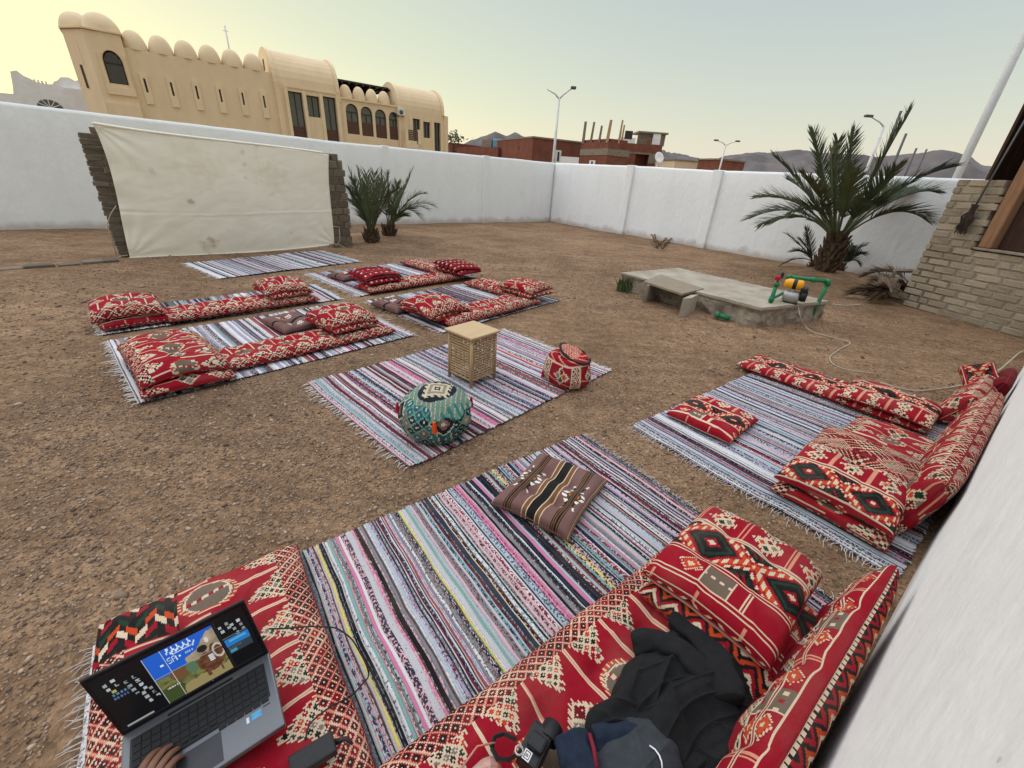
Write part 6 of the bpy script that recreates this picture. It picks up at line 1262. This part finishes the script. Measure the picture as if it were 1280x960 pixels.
# ------------------------------------------------------------------ hand of the person at the laptop
M_skin = mat('brown_skin', (.21, .105, .065), .55, c2=(.17, .08, .05), vscale=25, bump=.15, bscale=200)
def lw(x, y, z):     # laptop coordinates to world
    c, s = math.cos(la), math.sin(la); return np.array([h0[0]+x*c-y*s, h0[1]+x*s+y*c, hz_-.022+z+x*.08])
chains = []; wrist = lw(.012, -BD*1.10, .055); palm_c = lw(.052, -BD*.86, .050)
dirf = np.array([math.cos(la+rad(52)), math.sin(la+rad(52)), 0]); sidef = np.array([dirf[1], -dirf[0], 0])
V = [lw(-.16, -BD*1.9, .14), lw(-.07, -BD*1.45, .085), wrist, palm_c]; RD = [.046, .038, .030, .036]; E_ = [(0, 1), (1, 2), (2, 3)]
kn0 = palm_c+dirf*.028
for k, (off, ln) in enumerate(((-.030, .078), (-.010, .088), (.011, .083), (.031, .066))):
    b = kn0+sidef*off+np.array([0, 0, .004]); i0 = len(V); V.append(b); RD.append(.0145); E_.append((3, i0)); pr_ = b
    for j, (f_, dz) in enumerate(((.42, .010), (.34, -.010), (.24, -.022))):
        pr_ = pr_+(dirf+sidef*off*2.2)*ln*f_+np.array([0, 0, dz]); V.append(pr_); RD.append((.0102, .0092, .0074)[j]); E_.append((i0+j, i0+j+1))
b = palm_c-dirf*.022-sidef*.030; i0 = len(V); V.append(b); RD.append(.0165); E_.append((3, i0)); p1_ = b+(-sidef*.8+dirf*.65)*.034+np.array([0, 0, -.012]); V.append(p1_); RD.append(.0125); E_.append((i0, i0+1)); p2_ = p1_+(-sidef*.25+dirf)*.030+np.array([0, 0, -.008]); V.append(p2_); RD.append(.0095); E_.append((i0+1, i0+2))
org = np.array([wrist[0], wrist[1], 0]); me = bpy.data.meshes.new('arm'); me.from_pydata([tuple(v-org) for v in V], E_, []); me.update()
ho = bpy.data.objects.new('person', me); COL.objects.link(ho); ho.location = org; me.materials.append(M_skin); tag(ho, 'hand and forearm of a person reaching to the laptop keyboard from the bottom left corner', 'person')
sk = ho.modifiers.new('skin', 'SKIN'); sk.use_smooth_shade = True
for v, r_ in zip(me.skin_vertices[0].data, RD): v.radius = (r_, r_*.82)
me.skin_vertices[0].data[2].use_root = True
sb = ho.modifiers.new('sub', 'SUBSURF'); sb.levels = 2; sb.render_levels = 2
slv = MB(); a, b = V[0]-org, V[1]-org; slv.tube([tuple(a+(a-b)*.6), tuple(a), tuple(a+(b-a)*.55)], [.06, .058, .052], 14); slv.obj('sleeve', M_slate, ho)

# ------------------------------------------------------------------ loose gravel
def gravel(N, x0, x1, y0, y1, smin, smax, seed, name, dens=None, low=False):
    r = np.random.default_rng(seed); P = np.stack([r.uniform(x0, x1, N), r.uniform(y0, y1, N)], -1)
    if dens is not None: P = P[r.random(len(P)) < dens(P[:, 0], P[:, 1])]
    e = FW.e; d = P-FW.o; q = d @ FW.n; s = d @ FW.e; keep = (q > .02)
    keep &= ~((s > -2.52) & (s < -.50) & (q < 1.86)); keep &= ~((s > -.15) & (s < 2.36) & (q < 1.72)); keep &= ~((s > -3.3) & (s < -2.4) & (q < 1.82))
    for o, az, L_, W2 in RUGS:
        f = Fr(o, az); a = (P-f.o) @ f.e; b = -((P-f.o) @ f.n); keep &= ~((a > .0) & (a < L_) & (b > .0) & (b < W2))
    P = P[keep]; n = len(P)
    ph = (1+5**.5)/2; iv = np.array([(-1, ph, 0), (1, ph, 0), (-1, -ph, 0), (1, -ph, 0), (0, -1, ph), (0, 1, ph), (0, -1, -ph), (0, 1, -ph), (ph, 0, -1), (ph, 0, 1), (-ph, 0, -1), (-ph, 0, 1)])/1.9
    it = np.array([(0, 11, 5), (0, 5, 1), (0, 1, 7), (0, 7, 10), (0, 10, 11), (1, 5, 9), (5, 11, 4), (11, 10, 2), (10, 7, 6), (7, 1, 8), (3, 9, 4), (3, 4, 2), (3, 2, 6), (3, 6, 8), (3, 8, 9), (4, 9, 5), (2, 4, 11), (6, 2, 10), (8, 6, 7), (9, 8, 1)])
    if low: iv = np.array([(1, 0, 0), (-1, 0, 0), (0, 1, 0), (0, -1, 0), (0, 0, 1), (0, 0, -1)])*1.15; it = np.array([(0, 2, 4), (2, 1, 4), (1, 3, 4), (3, 0, 4), (2, 0, 5), (1, 2, 5), (3, 1, 5), (0, 3, 5)])
    tm = np.array([iv*r.uniform(.6, 1.25, (len(iv), 1)) for _ in range(10)]); size = smin*(smax/smin)**(r.random(n)**1.9)
    a = r.uniform(0, 6.28, n); sc = size[:, None]*np.stack([r.uniform(.7, 1.3, n), r.uniform(.6, 1.0, n), r.uniform(.4, .75, n)], -1)
    v = tm[r.integers(0, 10, n)]*sc[:, None, :]; c, s = np.cos(a)[:, None], np.sin(a)[:, None]
    X = v[..., 0]*c-v[..., 1]*s+P[:, 0:1]; Y = v[..., 0]*s+v[..., 1]*c+P[:, 1:2]; Z = v[..., 2]+gz(P[:, 0], P[:, 1])[:, None]+sc[:, 2:3]*.35
    me = np_mesh(name, np.stack([X, Y, Z], -1).reshape(-1, 3), tris=(it[None]+len(iv)*np.arange(n)[:, None, None]).reshape(-1, 3))
    tone = np.array([(.26, .18, .123), (.32, .228, .158), (.195, .134, .093), (.38, .285, .205), (.12, .084, .06), (.285, .187, .124), (.46, .375, .29)]); col = tone[r.choice(7, n, p=[.28, .24, .21, .07, .12, .075, .005])]*r.uniform(.8, 1.2, (n, 1))
    face_col(me, 'weave', np.repeat(col, len(it), 0)); o = obj(name, me, M_stone); tag(o, kind='stuff'); return o
M_stone = weave_mat('stone_chips', fine=260., fuzz=.2, bump=.5)
RUGS = [(FC.o, 42.6, 2.38, 1.56), (FLF.o, 42, 2.45, 1.66), (FLB.w(0, .95)[:2], 43, 2.52, 1.0)]
RUGS = [(np.array(FC.o), 42.6, 2.38, 1.56), (np.array(FLF.o), 42, 2.45, 1.66), (np.array(FLB.o), 43, 2.52, 1.0), (np.array(FMB.o), 41, 2.32, 1.78), (np.array(FMM.o), 40, 2.36, 1.68)]
near_ = lambda x, y: np.clip(1.2-.25*np.hypot(x+1.5, y-1.0), .12, 1)
gravel(24000, -3.6, 2.9, .1, 4.4, .006, .0155, 1, 'gravel', dens=near_)
gravel(120000, -3.6, 2.9, .1, 4.6, .003, .010, 4, 'fine_gravel', dens=near_, low=True)
gravel(30000, -7, 6.5, 2.0, 10.5, .006, .018, 2, 'scattered_stones', low=True)
gravel(520, -6, 5.5, .6, 9.5, .014, .040, 6, 'loose_stones')

# ------------------------------------------------------------------ straw and twig litter on the sand
m = MB()
for k in range(420):
    x, y = random.uniform(-6.5, 6), random.uniform(1.2, 11); z = float(gz(x, y)); a = random.uniform(0, 6.28); l = random.uniform(.015, .07)*(1+.05*y); r_ = random.uniform(.0008, .0018)*(1+.08*y)
    m.tube([(x, y, z+.006), (x+l*.5*math.cos(a), y+l*.5*math.sin(a), z+random.uniform(.006, .018)), (x+l*math.cos(a+.3), y+l*math.sin(a+.3), z+.006)], r_, 3, cap=False)
tag(m.obj('straw_litter', mat('straw', (.42, .33, .20), .9, c2=(.20, .14, .09), vscale=3)), kind='stuff')
